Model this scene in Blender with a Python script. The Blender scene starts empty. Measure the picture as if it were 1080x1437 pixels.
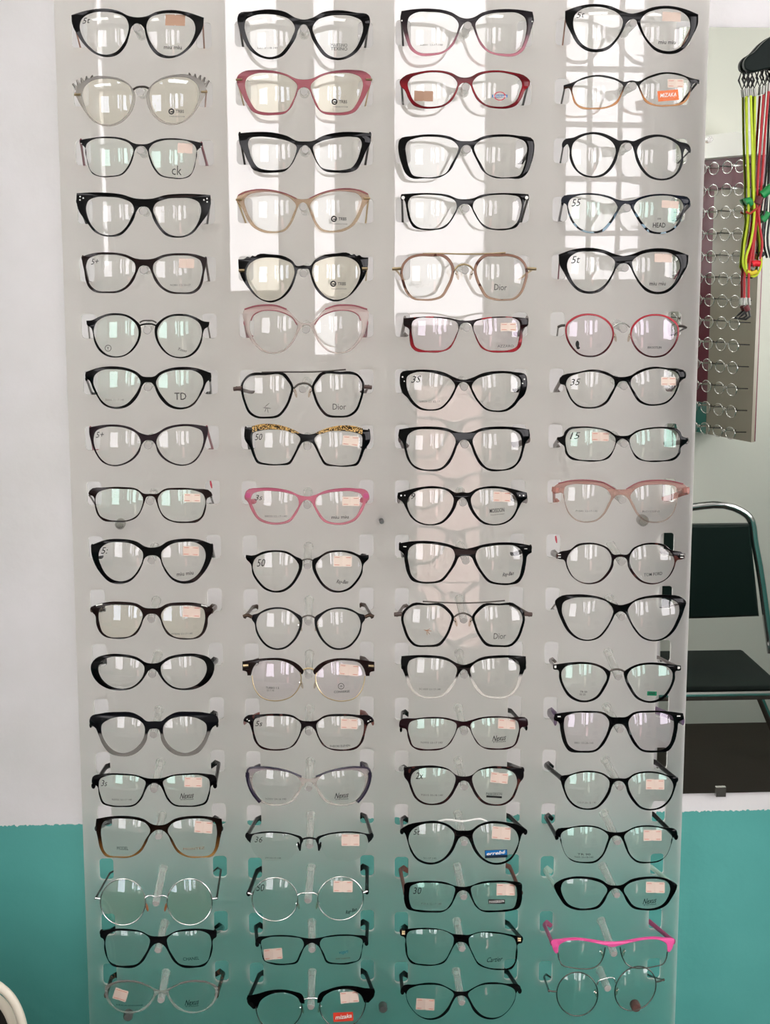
import bpy, bmesh, math, random
from mathutils import Vector, Matrix
from mathutils.geometry import tessellate_polygon

random.seed(7)
SC = bpy.context.scene
COL = SC.collection

# ------------------------------------------------------------------ camera
FOC = 2150.0                                    # focal length in pixels of a 1080 x 1437 frame
PITCH = math.atan(368.5 / FOC)
YAW = math.atan(125 * math.cos(PITCH) / FOC)
CAM = Vector((0.0, -1.66, 1.67))
cam_data = bpy.data.cameras.new('camera')
cam_data.sensor_fit = 'AUTO'
cam_data.sensor_width = 36.0
cam_data.lens = FOC / 1437.0 * 36.0
cam_data.clip_start = 0.02
cam = bpy.data.objects.new('camera', cam_data)
COL.objects.link(cam)
cam.location = CAM
cam.rotation_euler = (math.pi / 2 - PITCH, 0, -YAW)
SC.camera = cam
_R = Vector((math.cos(YAW), -math.sin(YAW), 0))
_F = Vector((math.sin(YAW) * math.cos(PITCH), math.cos(YAW) * math.cos(PITCH), -math.sin(PITCH)))
_U = _R.cross(_F)


def at(px, py, Y=0.0):
    """world point on the plane y = Y that the photograph shows at this pixel"""
    d = _F * FOC + _R * (px - 540) + _U * (718.5 - py)
    return CAM + d * ((Y - CAM.y) / d.y)


# ------------------------------------------------------------------ world and exposure
SC.view_settings.view_transform = 'Standard'
SC.view_settings.look = 'None'
SC.view_settings.gamma = 1.0
SC.view_settings.use_curve_mapping = False
SC.view_settings.exposure = 0.28
SKY = 8.0
CEIL = 9.0
w = bpy.data.worlds.new('world')
SC.world = w
w.use_nodes = True
bg = w.node_tree.nodes['Background']
bg.inputs[0].default_value = (1.0, 0.94, 0.965, 1)
bg.inputs[1].default_value = SKY
SC.cycles.max_bounces = 14
SC.cycles.diffuse_bounces = 6
SC.cycles.glossy_bounces = 5
SC.cycles.transmission_bounces = 8
SC.cycles.transparent_max_bounces = 24
SC.cycles.caustics_reflective = False
SC.cycles.caustics_refractive = False
SC.cycles.sample_clamp_indirect = 6.0

WALL_Y = 0.089            # room face of the front wall
BACK_Y = -3.37            # room face of the wall behind the camera
MIR_Y = 0.083             # mirror face


def portal(x0, x1, z0, z1, side=None):
    l = bpy.data.lights.new('window_portal', 'AREA')
    l.shape = 'RECTANGLE'
    l.size = x1 - x0
    l.size_y = z1 - z0
    l.cycles.is_portal = True
    o = bpy.data.objects.new('window_portal', l)
    COL.objects.link(o)
    o.location = ((x0 + x1) / 2, BACK_Y - 0.12, (z0 + z1) / 2)
    o.rotation_euler = (math.pi / 2, 0, math.pi)
    if side is not None:                       # opening in the wall on the right: x0, x1 run along y
        o.location = (side + 0.12, (x0 + x1) / 2, (z0 + z1) / 2)
        o.rotation_euler = (math.pi / 2, 0, math.pi / 2)


# ------------------------------------------------------------------ colours and materials
def lin(h):
    h = h.lstrip('#')
    out = []
    for k in (0, 2, 4):
        c = int(h[k:k + 2], 16) / 255
        out.append(c / 12.92 if c <= 0.04045 else ((c + 0.055) / 1.055) ** 2.4)
    return (out[0], out[1], out[2], 1.0)


MATS = {}


def newmat(name):
    m = bpy.data.materials.new(name)
    m.use_nodes = True
    nt = m.node_tree
    for n in list(nt.nodes):
        nt.nodes.remove(n)
    out = nt.nodes.new('ShaderNodeOutputMaterial')
    return m, nt, out


def node(nt, kind, **kw):
    n = nt.nodes.new(kind)
    for k, v in kw.items():
        if k.startswith('i_'):
            key = k[2:]
            n.inputs[int(key) if key.isdigit() else key.replace('_', ' ')].default_value = v
        else:
            setattr(n, k, v)
    return n


def plain(name, col, rough=0.5, metal=0.0, spec=0.5, bump=0.0, bscale=60.0, coat=0.0):
    if name in MATS:
        return MATS[name]
    m, nt, out = newmat(name)
    p = node(nt, 'ShaderNodeBsdfPrincipled')
    p.inputs['Base Color'].default_value = lin(col)
    p.inputs['Roughness'].default_value = rough
    p.inputs['Metallic'].default_value = metal
    p.inputs['Specular IOR Level'].default_value = spec
    p.inputs['Coat Weight'].default_value = coat
    if bump:
        tc = node(nt, 'ShaderNodeTexCoord')
        nz = node(nt, 'ShaderNodeTexNoise')
        nz.inputs['Scale'].default_value = bscale
        nz.inputs['Detail'].default_value = 4
        bp = node(nt, 'ShaderNodeBump')
        bp.inputs['Strength'].default_value = bump
        bp.inputs['Distance'].default_value = 0.002
        nt.links.new(tc.outputs['Object'], nz.inputs['Vector'])
        nt.links.new(nz.outputs['Fac'], bp.inputs['Height'])
        nt.links.new(bp.outputs['Normal'], p.inputs['Normal'])
    nt.links.new(p.outputs[0], out.inputs[0])
    MATS[name] = m
    return m


def acetate(name, stops, rough=0.14, noise=None, axis='Z'):
    """frame plastic: a ramp of (position, hex, opacity) from the bottom to the top of the part"""
    if name in MATS:
        return MATS[name]
    m, nt, out = newmat(name)
    tc = node(nt, 'ShaderNodeTexCoord')
    sep = node(nt, 'ShaderNodeSeparateXYZ')
    nt.links.new(tc.outputs['Generated'], sep.inputs[0])
    val = sep.outputs[axis]
    ramp = node(nt, 'ShaderNodeValToRGB')
    ramp2 = node(nt, 'ShaderNodeValToRGB')
    for r in (ramp, ramp2):
        while len(r.color_ramp.elements) > 1:
            r.color_ramp.elements.remove(r.color_ramp.elements[0])
    for k, (pos, hx, al) in enumerate(stops):
        for r, c in ((ramp, lin(hx)), (ramp2, (al, al, al, 1))):
            e = r.color_ramp.elements[0] if k == 0 else r.color_ramp.elements.new(pos)
            e.position = pos
            e.color = c
    nt.links.new(val, ramp.inputs[0])
    nt.links.new(val, ramp2.inputs[0])
    colout = ramp.outputs[0]
    if noise:
        hx, scale, thr, zmax = noise
        nz = node(nt, 'ShaderNodeTexNoise')
        nz.inputs['Scale'].default_value = scale
        nz.inputs['Detail'].default_value = 1
        nt.links.new(tc.outputs['Object'], nz.inputs['Vector'])
        gt = node(nt, 'ShaderNodeMath', operation='GREATER_THAN')
        gt.inputs[1].default_value = thr
        nt.links.new(nz.outputs['Fac'], gt.inputs[0])
        lt = node(nt, 'ShaderNodeMath', operation='LESS_THAN')
        lt.inputs[1].default_value = zmax
        nt.links.new(val, lt.inputs[0])
        mu = node(nt, 'ShaderNodeMath', operation='MULTIPLY')
        nt.links.new(gt.outputs[0], mu.inputs[0])
        nt.links.new(lt.outputs[0], mu.inputs[1])
        mx = node(nt, 'ShaderNodeMix', data_type='RGBA')
        nt.links.new(mu.outputs[0], mx.inputs[0])
        nt.links.new(colout, mx.inputs[6])
        mx.inputs[7].default_value = lin(hx)
        colout = mx.outputs[2]
    p = node(nt, 'ShaderNodeBsdfPrincipled')
    p.inputs['Roughness'].default_value = rough
    p.inputs['Specular IOR Level'].default_value = 0.16
    nt.links.new(colout, p.inputs['Base Color'])
    if any(s[2] < 1 for s in stops):
        tr = node(nt, 'ShaderNodeBsdfTransparent')
        nt.links.new(colout, tr.inputs[0])
        mix = node(nt, 'ShaderNodeMixShader')
        nt.links.new(ramp2.outputs[0], mix.inputs[0])
        nt.links.new(tr.outputs[0], mix.inputs[1])
        nt.links.new(p.outputs[0], mix.inputs[2])
        nt.links.new(mix.outputs[0], out.inputs[0])
    else:
        nt.links.new(p.outputs[0], out.inputs[0])
    MATS[name] = m
    return m


def clearcoat(name, col, gloss, rough=0.01, gcol=(1, 1, 1, 1)):
    """thin clear plastic: straight-through light plus a Fresnel reflection"""
    if name in MATS:
        return MATS[name]
    m, nt, out = newmat(name)
    tr = node(nt, 'ShaderNodeBsdfTransparent')
    tr.inputs[0].default_value = col
    gl = node(nt, 'ShaderNodeBsdfGlossy')
    gl.inputs['Color'].default_value = gcol
    gl.inputs['Roughness'].default_value = rough
    fr = node(nt, 'ShaderNodeFresnel')
    fr.inputs[0].default_value = gloss
    mix = node(nt, 'ShaderNodeMixShader')
    geo = node(nt, 'ShaderNodeNewGeometry')           # reflect on entering faces only: nothing bends here, so no total reflection
    inv = node(nt, 'ShaderNodeMath', operation='SUBTRACT')
    inv.inputs[0].default_value = 1.0
    nt.links.new(geo.outputs['Backfacing'], inv.inputs[1])
    mul = node(nt, 'ShaderNodeMath', operation='MULTIPLY')
    nt.links.new(fr.outputs[0], mul.inputs[0])
    nt.links.new(inv.outputs[0], mul.inputs[1])
    nt.links.new(mul.outputs[0], mix.inputs[0])
    nt.links.new(tr.outputs[0], mix.inputs[1])
    nt.links.new(gl.outputs[0], mix.inputs[2])
    nt.links.new(mix.outputs[0], out.inputs[0])
    MATS[name] = m
    return m


def frosted():
    m, nt, out = newmat('frosted_acrylic')
    tc = node(nt, 'ShaderNodeTexCoord')
    di = node(nt, 'ShaderNodeBsdfDiffuse')
    di.inputs[0].default_value = (0.9, 0.885, 0.86, 1)
    tl = node(nt, 'ShaderNodeBsdfTranslucent')
    tl.inputs[0].default_value = (1.0, 0.985, 0.95, 1)
    mix = node(nt, 'ShaderNodeMixShader')
    mix.inputs[0].default_value = 0.99
    nt.links.new(di.outputs[0], mix.inputs[1])
    nt.links.new(tl.outputs[0], mix.inputs[2])
    nz = node(nt, 'ShaderNodeTexNoise')
    nz.inputs['Scale'].default_value = 2.6
    nz.inputs['Detail'].default_value = 1.0
    nt.links.new(tc.outputs['Object'], nz.inputs['Vector'])
    bp = node(nt, 'ShaderNodeBump')
    bp.inputs['Strength'].default_value = 0.10
    bp.inputs['Distance'].default_value = 0.005
    nt.links.new(nz.outputs['Fac'], bp.inputs['Height'])
    gl = node(nt, 'ShaderNodeBsdfGlossy')
    gl.inputs['Roughness'].default_value = 0.006
    nt.links.new(bp.outputs['Normal'], gl.inputs['Normal'])
    fr = node(nt, 'ShaderNodeFresnel')
    fr.inputs[0].default_value = 1.72
    mg = node(nt, 'ShaderNodeMixShader')
    geo = node(nt, 'ShaderNodeNewGeometry')
    inv = node(nt, 'ShaderNodeMath', operation='SUBTRACT')
    inv.inputs[0].default_value = 1.0
    nt.links.new(geo.outputs['Backfacing'], inv.inputs[1])
    mul = node(nt, 'ShaderNodeMath', operation='MULTIPLY')
    nt.links.new(fr.outputs[0], mul.inputs[0])
    nt.links.new(inv.outputs[0], mul.inputs[1])
    nt.links.new(mul.outputs[0], mg.inputs[0])
    nt.links.new(mix.outputs[0], mg.inputs[1])
    nt.links.new(gl.outputs[0], mg.inputs[2])
    nt.links.new(mg.outputs[0], out.inputs[0])
    return m


def walls():
    """plaster: white above, teal dado below a hand-painted line"""
    m, nt, out = newmat('painted_plaster')
    geo = node(nt, 'ShaderNodeNewGeometry')
    sep = node(nt, 'ShaderNodeSeparateXYZ')
    nt.links.new(geo.outputs['Position'], sep.inputs[0])
    nz = node(nt, 'ShaderNodeTexNoise')
    nz.inputs['Scale'].default_value = 260
    nt.links.new(geo.outputs['Position'], nz.inputs['Vector'])
    ma = node(nt, 'ShaderNodeMath', operation='MULTIPLY_ADD')
    ma.inputs[1].default_value = 0.006
    nt.links.new(nz.outputs['Fac'], ma.inputs[0])
    nt.links.new(sep.outputs['Z'], ma.inputs[2])
    gt = node(nt, 'ShaderNodeMath', operation='GREATER_THAN')
    gt.inputs[1].default_value = 1.0
    nt.links.new(ma.outputs[0], gt.inputs[0])
    n2 = node(nt, 'ShaderNodeTexNoise')
    n2.inputs['Scale'].default_value = 9
    n2.inputs['Detail'].default_value = 6
    nt.links.new(geo.outputs['Position'], n2.inputs['Vector'])
    rw = node(nt, 'ShaderNodeValToRGB')
    rw.color_ramp.elements[0].position = 0.3
    rw.color_ramp.elements[0].color = lin('#d6d5d3')
    rw.color_ramp.elements[1].position = 0.7
    rw.color_ramp.elements[1].color = lin('#e2e0e1')
    rt = node(nt, 'ShaderNodeValToRGB')
    rt.color_ramp.elements[0].position = 0.3
    rt.color_ramp.elements[0].color = lin('#4f9d95')
    rt.color_ramp.elements[1].position = 0.7
    rt.color_ramp.elements[1].color = lin('#59a8a0')
    nt.links.new(n2.outputs['Fac'], rw.inputs[0])
    nt.links.new(n2.outputs['Fac'], rt.inputs[0])
    mx = node(nt, 'ShaderNodeMix', data_type='RGBA')
    nt.links.new(gt.outputs[0], mx.inputs[0])
    nt.links.new(rt.outputs[0], mx.inputs[6])
    nt.links.new(rw.outputs[0], mx.inputs[7])
    n3 = node(nt, 'ShaderNodeTexNoise')
    n3.inputs['Scale'].default_value = 45
    n3.inputs['Detail'].default_value = 8
    nt.links.new(geo.outputs['Position'], n3.inputs['Vector'])
    bp = node(nt, 'ShaderNodeBump')
    bp.inputs['Strength'].default_value = 0.22
    bp.inputs['Distance'].default_value = 0.003
    nt.links.new(n3.outputs['Fac'], bp.inputs['Height'])
    p = node(nt, 'ShaderNodeBsdfPrincipled')
    p.inputs['Roughness'].default_value = 0.42
    p.inputs['Specular IOR Level'].default_value = 0.5
    nt.links.new(mx.outputs[2], p.inputs['Base Color'])
    nt.links.new(bp.outputs['Normal'], p.inputs['Normal'])
    nt.links.new(p.outputs[0], out.inputs[0])
    return m


M_WALL = walls()
M_BOARD = frosted()
M_BACK = clearcoat('clear_sheet_back', (1, 1, 1, 1), 1.02)
M_LENS = clearcoat('lens_clear', (0.985, 0.99, 0.985, 1), 1.62, 0.0)
M_LENS_Y = clearcoat('lens_coated_warm', (0.985, 0.975, 0.93, 1), 1.72, 0.0, (0.8, 0.9, 1, 1))
M_LENS_P = clearcoat('lens_coated_violet', (0.985, 0.97, 0.98, 1), 1.72, 0.0, (0.95, 0.85, 1, 1))
M_LENS_G = clearcoat('lens_coated_green', (0.982, 0.987, 0.98, 1), 1.72, 0.0, (0.62, 1, 0.86, 1))
M_BLACK = plain('black_acetate', '#050506', 0.08, spec=0.14)
M_MATTE = plain('matte_black', '#08080a', 0.4, spec=.15)
M_BROWN = plain('dark_brown_acetate', '#1a0e0d', 0.12, spec=.15)
M_SILVER = plain('silver_metal', '#c9c9c6', 0.22, 1.0)
M_GOLD = plain('gold_metal', '#c9b48e', 0.28, 1.0)
M_GUN = plain('gunmetal', '#5b5652', 0.3, 1.0)
M_WHITE = plain('white_plastic', '#ecebe6', 0.35)
M_STICK = plain('price_label_peach', '#d4bfb1', 0.6)
M_STICKB = plain('price_label_tan', '#b48f77', 0.6)
M_STICKF = plain('price_label_faded', '#dccabb', 0.6)
M_RED = plain('label_red_ink', '#b9573f', 0.6)
M_INK = plain('black_ink', '#141414', 0.5)
M_GREY = plain('grey_ink', '#77736f', 0.6)
M_PADS = clearcoat('nose_pad_clear', (0.86, 0.8, 0.74, 1), 1.5, 0.1)

GLOSS = {
    'black': M_BLACK, 'matte': M_MATTE, 'brown': M_BROWN,
    'silver': M_SILVER, 'gold': M_GOLD, 'gun': M_GUN, 'white': M_WHITE,
    'rose_grad': acetate('grey_to_rose', [(0, '#e3a6b2', .5), (.3, '#c58d98', .55), (.48, '#4a3a3d', .9), (.75, '#221d20', .97), (1, '#1c191b', 1)]),
    'clear_grey': acetate('clear_smoke', [(0, '#d8d3cc', .35), (.6, '#d0cdc6', .4), (1, '#a9a49f', .5)]),
    'rosered': acetate('rose_red_clear', [(0, '#b0626c', .66), (.85, '#bb7078', .64), (1, '#74404a', .9)]),
    'wine': acetate('wine_red', [(0, '#5a0d16', 1), (.55, '#8a1620', 1), (.8, '#4a0c12', 1), (1, '#7c1520', 1)]),
    'amber_grad': acetate('black_to_amber', [(0, '#e8c39a', .5), (.3, '#d79a63', .6), (.5, '#4a2a1b', .95), (.62, '#0a0908', 1), (1, '#080707', 1)]),
    'champagne': acetate('champagne_clear', [(0, '#e2d6c6', .12), (.85, '#e0cfbd', .18), (.96, '#c7a698', .5), (1, '#9a6a60', .75)]),
    'marble': acetate('navy_marbled', [(0, '#9fb6c2', .85), (.35, '#7d9db0', .9), (.55, '#0d1522', 1), (1, '#0a101b', 1)], noise=('#070a12', 110, .47, .6)),
    'pinkwhite': acetate('blush_clear', [(0, '#e4dcd7', .3), (.82, '#e2d8d3', .4), (.95, '#dcc0bc', .5), (1, '#c99a98', .7)]),
    'redgrad': acetate('black_to_red', [(0, '#9a2630', .9), (.3, '#7c1620', .95), (.62, '#2a0a0d', 1), (.8, '#0d0708', 1), (1, '#1d0709', 1)], noise=('#a8323a', 70, .62, 2)),
    'redblack': acetate('red_top_dark_bottom', [(0, '#2a1216', 1), (.35, '#5a1a22', 1), (.7, '#a8343f', .95), (1, '#b8404a', .95)]),
    'plum': acetate('plum_black', [(0, '#1b0b12', 1), (1, '#1a0c13', 1)], .25),
    'pink': acetate('pink_clear', [(0, '#e2a6b0', .38), (.75, '#dc8fa0', .52), (1, '#bd6079', .8)]),
    'palepink': acetate('pale_pink_clear', [(0, '#e8e0da', .06), (.5, '#e6d6ce', .1), (.8, '#e0c2b9', .25), (1, '#c59c92', .55)]),
    'tortoise': acetate('dark_tortoise', [(0, '#2a1517', 1), (.4, '#170d10', 1), (1, '#0c090b', 1)], noise=('#4a2a26', 90, .6, 2)),
    'maroon': acetate('dark_maroon', [(0, '#2c1116', 1), (1, '#1c0c10', 1)]),
    'bw_grad': acetate('black_to_clear', [(0, '#efece6', .5), (.46, '#ece8e2', .5), (.54, '#0a0a0a', 1), (1, '#070707', 1)]),
    'bg_grad': acetate('black_to_grey', [(0, '#8b8780', .72), (.5, '#7d7974', .78), (.54, '#0c0d10', 1), (1, '#101116', 1)]),
    'brown_grad': acetate('black_to_amber_brown', [(0, '#c59a5e', .75), (.2, '#7a5228', .85), (.5, '#20140d', 1), (1, '#070606', 1)]),
    'clear': acetate('crystal_clear', [(0, '#dfe5df', .28), (.7, '#d5d8d2', .25), (1, '#a8a69d', .4)]),
    'purple_clear': acetate('clear_violet', [(0, '#eeeae4', .32), (.75, '#e3dcd8', .25), (1, '#b9adb5', .45)]),
    'dior_brown': acetate('rose_brown_clear', [(0, '#c4a992', .6), (.5, '#a98672', .66), (1, '#957060', .8)], noise=('#5e3d33', 90, .6, 2)),
    'leopard': acetate('leopard_gold', [(0, '#d8b476', 1), (1, '#cfa55f', 1)], .3, noise=('#1c120a', 750, .5, 2)),
    'brass': plain('bronze_temple', '#4a3a30', .3, .8),
    'tan': plain('tan_temple', '#a77b68', .3),
    'maroon_t': plain('maroon_temple', '#7a3240', .3),
    'rose_t': plain('rose_temple', '#93505a', .3),
    'salmon_t': acetate('salmon_temple', [(0, '#cf9a8e', .6), (1, '#c78e82', .7)]),
    'greyt': plain('grey_temple', '#6f6762', .3),
    'brownt': plain('brown_temple', '#4b3a35', .3),
    'wood_t': acetate('tortoise_temple', [(0, '#5a4435', 1), (1, '#4a372b', 1)], .25, noise=('#1a120d', 160, .5, 2)),
    'rust_t': plain('rust_temple', '#6e3a30', .35),
    'mint_t': plain('pale_mint_temple', '#b9d6c8', .3),
    'hotpink': plain('hot_pink_plastic', '#ee5fa2', .3),
    'pink_t': plain('deep_pink_temple', '#b24a78', .35),
    'navy_t': plain('navy_temple', '#12182a', .25),
    'violet_t': plain('violet_grey_temple', '#5d4a63', .25),
    'dkrose': plain('dark_rose_edge', '#8a4b52', .2),
    'dkviolet': plain('dark_violet_edge', '#241a30', .2),
    'orange_l': plain('orange_brand_label', '#e8763a', .45),
    'blue_l': plain('blue_brand_label', '#0b6fb4', .45),
    'darkblue_l': plain('dark_blue_label_edge', '#0a2034', .45),
    'red_l': plain('red_brand_label', '#e0442e', .45),
    'green_l': plain('green_brand_label', '#0b7a55', .45),
    'red_ink': M_RED, 'ink': M_INK, 'grey': M_GREY,
    'blue_ink': plain('blue_ink', '#2d6ea8', .5),
    'teal_ink': plain('teal_ink', '#1f7f8f', .5),
    'white_ink': plain('white_ink', '#f3f0ea', .5),
    'brown_ink': plain('brown_ink', '#a06a3c', .5),
    'crimson_ink': plain('crimson_ink', '#c23b4f', .5),
}


# ------------------------------------------------------------------ object helpers
def link(o, parent=None):
    COL.objects.link(o)
    if parent is not None:
        o.parent = parent
    return o


def empty(name, loc, label=None, cat=None, group=None):
    o = bpy.data.objects.new(name, None)
    o.empty_display_size = 0.02
    o.location = loc
    link(o)
    return tag(o, label, cat, group)


def tag(o, label=None, cat=None, group=None, kind=None):
    if label:
        o['label'] = label
    if cat:
        o['category'] = cat
    if group:
        o['group'] = group
    if kind:
        o['kind'] = kind
    return o


def mesh_obj(name, verts, faces, mats, parent=None, smooth=False, idx=None, origin=None, sharp=40):
    me = bpy.data.meshes.new(name)
    if origin is None:
        origin = Vector((0, 0, 0))
    if parent is not None:
        base = parent.matrix_world.translation if False else world_of(parent)
    else:
        base = Vector((0, 0, 0))
    off = base + origin
    me.from_pydata([Vector(v) - off for v in verts], [], faces)
    if not isinstance(mats, (list, tuple)):
        mats = [mats]
    for m in mats:
        me.materials.append(m)
    if idx:
        me.polygons.foreach_set('material_index', idx)
    bm = bmesh.new()
    bm.from_mesh(me)
    bmesh.ops.recalc_face_normals(bm, faces=bm.faces)
    bm.to_mesh(me)
    bm.free()
    if smooth:
        me.polygons.foreach_set('use_smooth', [True] * len(me.polygons))
        me.set_sharp_from_angle(angle=math.radians(sharp))
    me.update()
    o = bpy.data.objects.new(name, me)
    o.location = origin
    return link(o, parent)


def world_of(o):
    v = Vector((0, 0, 0))
    while o is not None:
        v = v + o.location
        o = o.parent
    return v


class MB:
    """collects simple shapes into one mesh"""
    def __init__(self):
        self.v, self.f, self.i = [], [], []

    def add(self, v, f, mi=0):
        n = len(self.v)
        self.v += [Vector(q) for q in v]
        self.f += [tuple(a + n for a in q) for q in f]
        self.i += [mi] * len(f)
        return self

    def box(self, a, b, mi=0, bev=0.0):
        (x0, y0, z0), (x1, y1, z1) = a, b
        if not bev:
            v = [(x, y, z) for x in (x0, x1) for y in (y0, y1) for z in (z0, z1)]
            f = [(0, 1, 3, 2), (4, 6, 7, 5), (0, 4, 5, 1), (2, 3, 7, 6), (0, 2, 6, 4), (1, 5, 7, 3)]
            return self.add(v, f, mi)
        bm = bmesh.new()
        bmesh.ops.create_cube(bm, size=1)
        for q in bm.verts:
            q.co = Vector(((x0 + x1) / 2 + q.co.x * (x1 - x0), (y0 + y1) / 2 + q.co.y * (y1 - y0), (z0 + z1) / 2 + q.co.z * (z1 - z0)))
        bmesh.ops.bevel(bm, geom=bm.edges[:], offset=bev, segments=2, affect='EDGES', profile=0.5)
        bm.verts.index_update()
        self.add([q.co for q in bm.verts], [tuple(q.index for q in f.verts) for f in bm.faces], mi)
        bm.free()
        return self

    def tube(self, pts, r, n=8, closed=False, mi=0, flat=1.0, up=None):
        pts = [Vector(p) for p in pts]
        N = len(pts)
        rs = r if isinstance(r, (list, tuple)) else [r] * N
        rings = []
        prev = None
        for k in range(N):
            if closed:
                t = pts[(k + 1) % N] - pts[k - 1]
            else:
                t = pts[min(k + 1, N - 1)] - pts[max(k - 1, 0)]
            t.normalize()
            if up is not None:
                a = Vector(up)
            elif prev is not None:
                a = prev
            else:
                a = Vector((0, 0, 1)) if abs(t.z) < 0.8 else Vector((0, 1, 0))
            a = a - t * a.dot(t)
            if a.length < 1e-6:
                a = Vector((1, 0, 0)) - t * t.x
            a.normalize()
            prev = a
            b = t.cross(a)
            rings.append([pts[k] + (a * math.cos(2 * math.pi * j / n) + b * (math.sin(2 * math.pi * j / n) * flat)) * rs[k] for j in range(n)])
        v = [q for ring in rings for q in ring]
        f = []
        for k in range(N if closed else N - 1):
            k2 = (k + 1) % N
            for j in range(n):
                j2 = (j + 1) % n
                f.append((k * n + j, k * n + j2, k2 * n + j2, k2 * n + j))
        if not closed:
            f.append(tuple(range(n - 1, -1, -1)))
            f.append(tuple((N - 1) * n + j for j in range(n)))
        return self.add(v, f, mi)

    def build(self, name, mats, parent=None, smooth=False, origin=None, sharp=40):
        return mesh_obj(name, self.v, self.f, mats, parent, smooth, self.i if any(self.i) else None, origin, sharp)


def spline(pts, closed=True, sub=5):
    """Catmull-Rom through 2-D points; a third member 1 makes a corner"""
    P = [Vector((p[0], p[1])) for p in pts]
    K = [len(p) > 2 and p[2] for p in pts]
    n = len(P)

    def tan(i, side):
        if K[i]:
            return None
        a = P[(i - 1) % n] if (closed or i > 0) else P[i]
        b = P[(i + 1) % n] if (closed or i < n - 1) else P[i]
        la = max((P[i] - a).length, 1e-6)
        lb = max((b - P[i]).length, 1e-6)
        if la < 1e-5 or lb < 1e-5:
            return (b - a).normalized()
        return ((P[i] - a) / la * lb + (b - P[i]) / lb * la) / (la + lb)      # unit-ish direction
    out = []
    for i in range(n if closed else n - 1):
        j = (i + 1) % n
        L = (P[j] - P[i]).length
        t0, t1 = tan(i, 1), tan(j, 0)
        d = (P[j] - P[i]) / max(L, 1e-6)
        t0 = (t0 if t0 is not None else d) * L
        t1 = (t1 if t1 is not None else d) * L
        for s in range(sub):
            t = s / sub
            h00 = 2 * t ** 3 - 3 * t ** 2 + 1
            h10 = t ** 3 - 2 * t ** 2 + t
            h01 = -2 * t ** 3 + 3 * t ** 2
            h11 = t ** 3 - t ** 2
            out.append(P[i] * h00 + t0 * h10 + P[j] * h01 + t1 * h11)
    if not closed:
        out.append(P[-1].copy())
    return out


def area(l):
    return sum(l[i - 1].x * l[i].y - l[i].x * l[i - 1].y for i in range(len(l))) / 2


def inset(l, d):
    """moves a loop to its own left by d"""
    n = len(l)
    out = []
    for i in range(n):
        a = l[i] - l[i - 1]
        b = l[(i + 1) % n] - l[i]
        a = a.normalized() if a.length > 1e-6 else b.normalized()
        b = b.normalized() if b.length > 1e-6 else a
        t = a + b
        if t.length < 1e-6:
            t = a
        t.normalize()
        out.append(l[i] + Vector((-t.y, t.x)) * d)
    return out


def plate(outer, holes, place, y0, y1, bev):
    """rounded plate with holes.  loops in 2-D; place(p, y) makes the world point; returns verts, faces"""
    loops = []
    o = outer if area(outer) > 0 else outer[::-1]
    loops.append(o)
    for h in holes:
        loops.append(h if area(h) < 0 else h[::-1])
    small = [inset(l, bev[0]) for l in loops]
    tris = tessellate_polygon([[Vector((p.x, p.y, 0)) for p in l] for l in small])
    n = sum(len(l) for l in loops)
    v = []
    for (ls, y) in ((small, y0), (loops, y0 + bev[1]), (loops, y1 - bev[1]), (small, y1)):
        for l in ls:
            v += [place(p, y) for p in l]
    f = [tuple(t) for t in tris] + [tuple(3 * n + a for a in t[::-1]) for t in tris]
    for ring in range(3):
        s = 0
        for l in loops:
            m = len(l)
            for i in range(m):
                a, b = s + i, s + (i + 1) % m
                f.append((ring * n + a, ring * n + b, (ring + 1) * n + b, (ring + 1) * n + a))
            s += m
    return v, f


def text_mesh(name, body, mat, xc, zc, width, height, y, parent, shear=0.0, rot=0.0, bold=0.0):
    """lettering as a thin solid, fitted to width x height in metres"""
    cu = bpy.data.curves.new(name, 'FONT')
    cu.body = body
    cu.shear = shear
    cu.resolution_u = 2
    cu.extrude = 0.01
    cu.offset = bold
    cu.align_x = 'CENTER'
    tmp = bpy.data.objects.new(name, cu)
    me = bpy.data.meshes.new_from_object(tmp)
    bpy.data.objects.remove(tmp)
    bpy.data.curves.remove(cu)
    xs = [q.co.x for q in me.vertices]
    ys = [q.co.y for q in me.vertices]
    if not xs:
        return None
    sx = width / (max(xs) - min(xs))
    sy = height / (max(ys) - min(ys))
    cx, cy = (max(xs) + min(xs)) / 2, (max(ys) + min(ys)) / 2
    base = world_of(parent) if parent is not None else Vector((0, 0, 0))
    c, s = math.cos(rot), math.sin(rot)
    for q in me.vertices:
        X, Z = (q.co.x - cx) * sx, (q.co.y - cy) * sy
        q.co = Vector((xc + X * c - Z * s, y - q.co.z * 0.004, zc + X * s + Z * c)) - base
    me.materials.clear()
    me.materials.append(mat)
    o = bpy.data.objects.new(name, me)
    return link(o, parent)


# ------------------------------------------------------------------ the room
X0, X1, ZC = -2.1, 2.3, 2.95
FRONT_T = 0.15
OPEN = [  # openings in the wall behind the camera: x0, x1, z0, z1
    (-0.24, -0.035, 1.52, 2.60),
    (0.04, 0.15, 1.30, 2.60),
    (0.30, 0.64, 0.12, 2.60),
    (0.86, 1.16, 1.55, 2.60),
    (-1.95, -1.05, 1.20, 2.50),  # unseen window added for frontal light, kept out of the board's reflection
    (-0.63, -0.60, 1.62, 2.60),
]
SIDE = (-2.75, -0.8, 1.15, 2.4)                  # shop window in the wall on the right: y0, y1, z0, z1
for a in OPEN:
    portal(*a)
portal(*SIDE, side=X1)


def xz(y_unused=None):
    return lambda p, y: Vector((p.x, y, p.y))


def rect(x0, x1, z0, z1):
    return [Vector((x0, z0)), Vector((x1, z0)), Vector((x1, z1)), Vector((x0, z1))]


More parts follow.
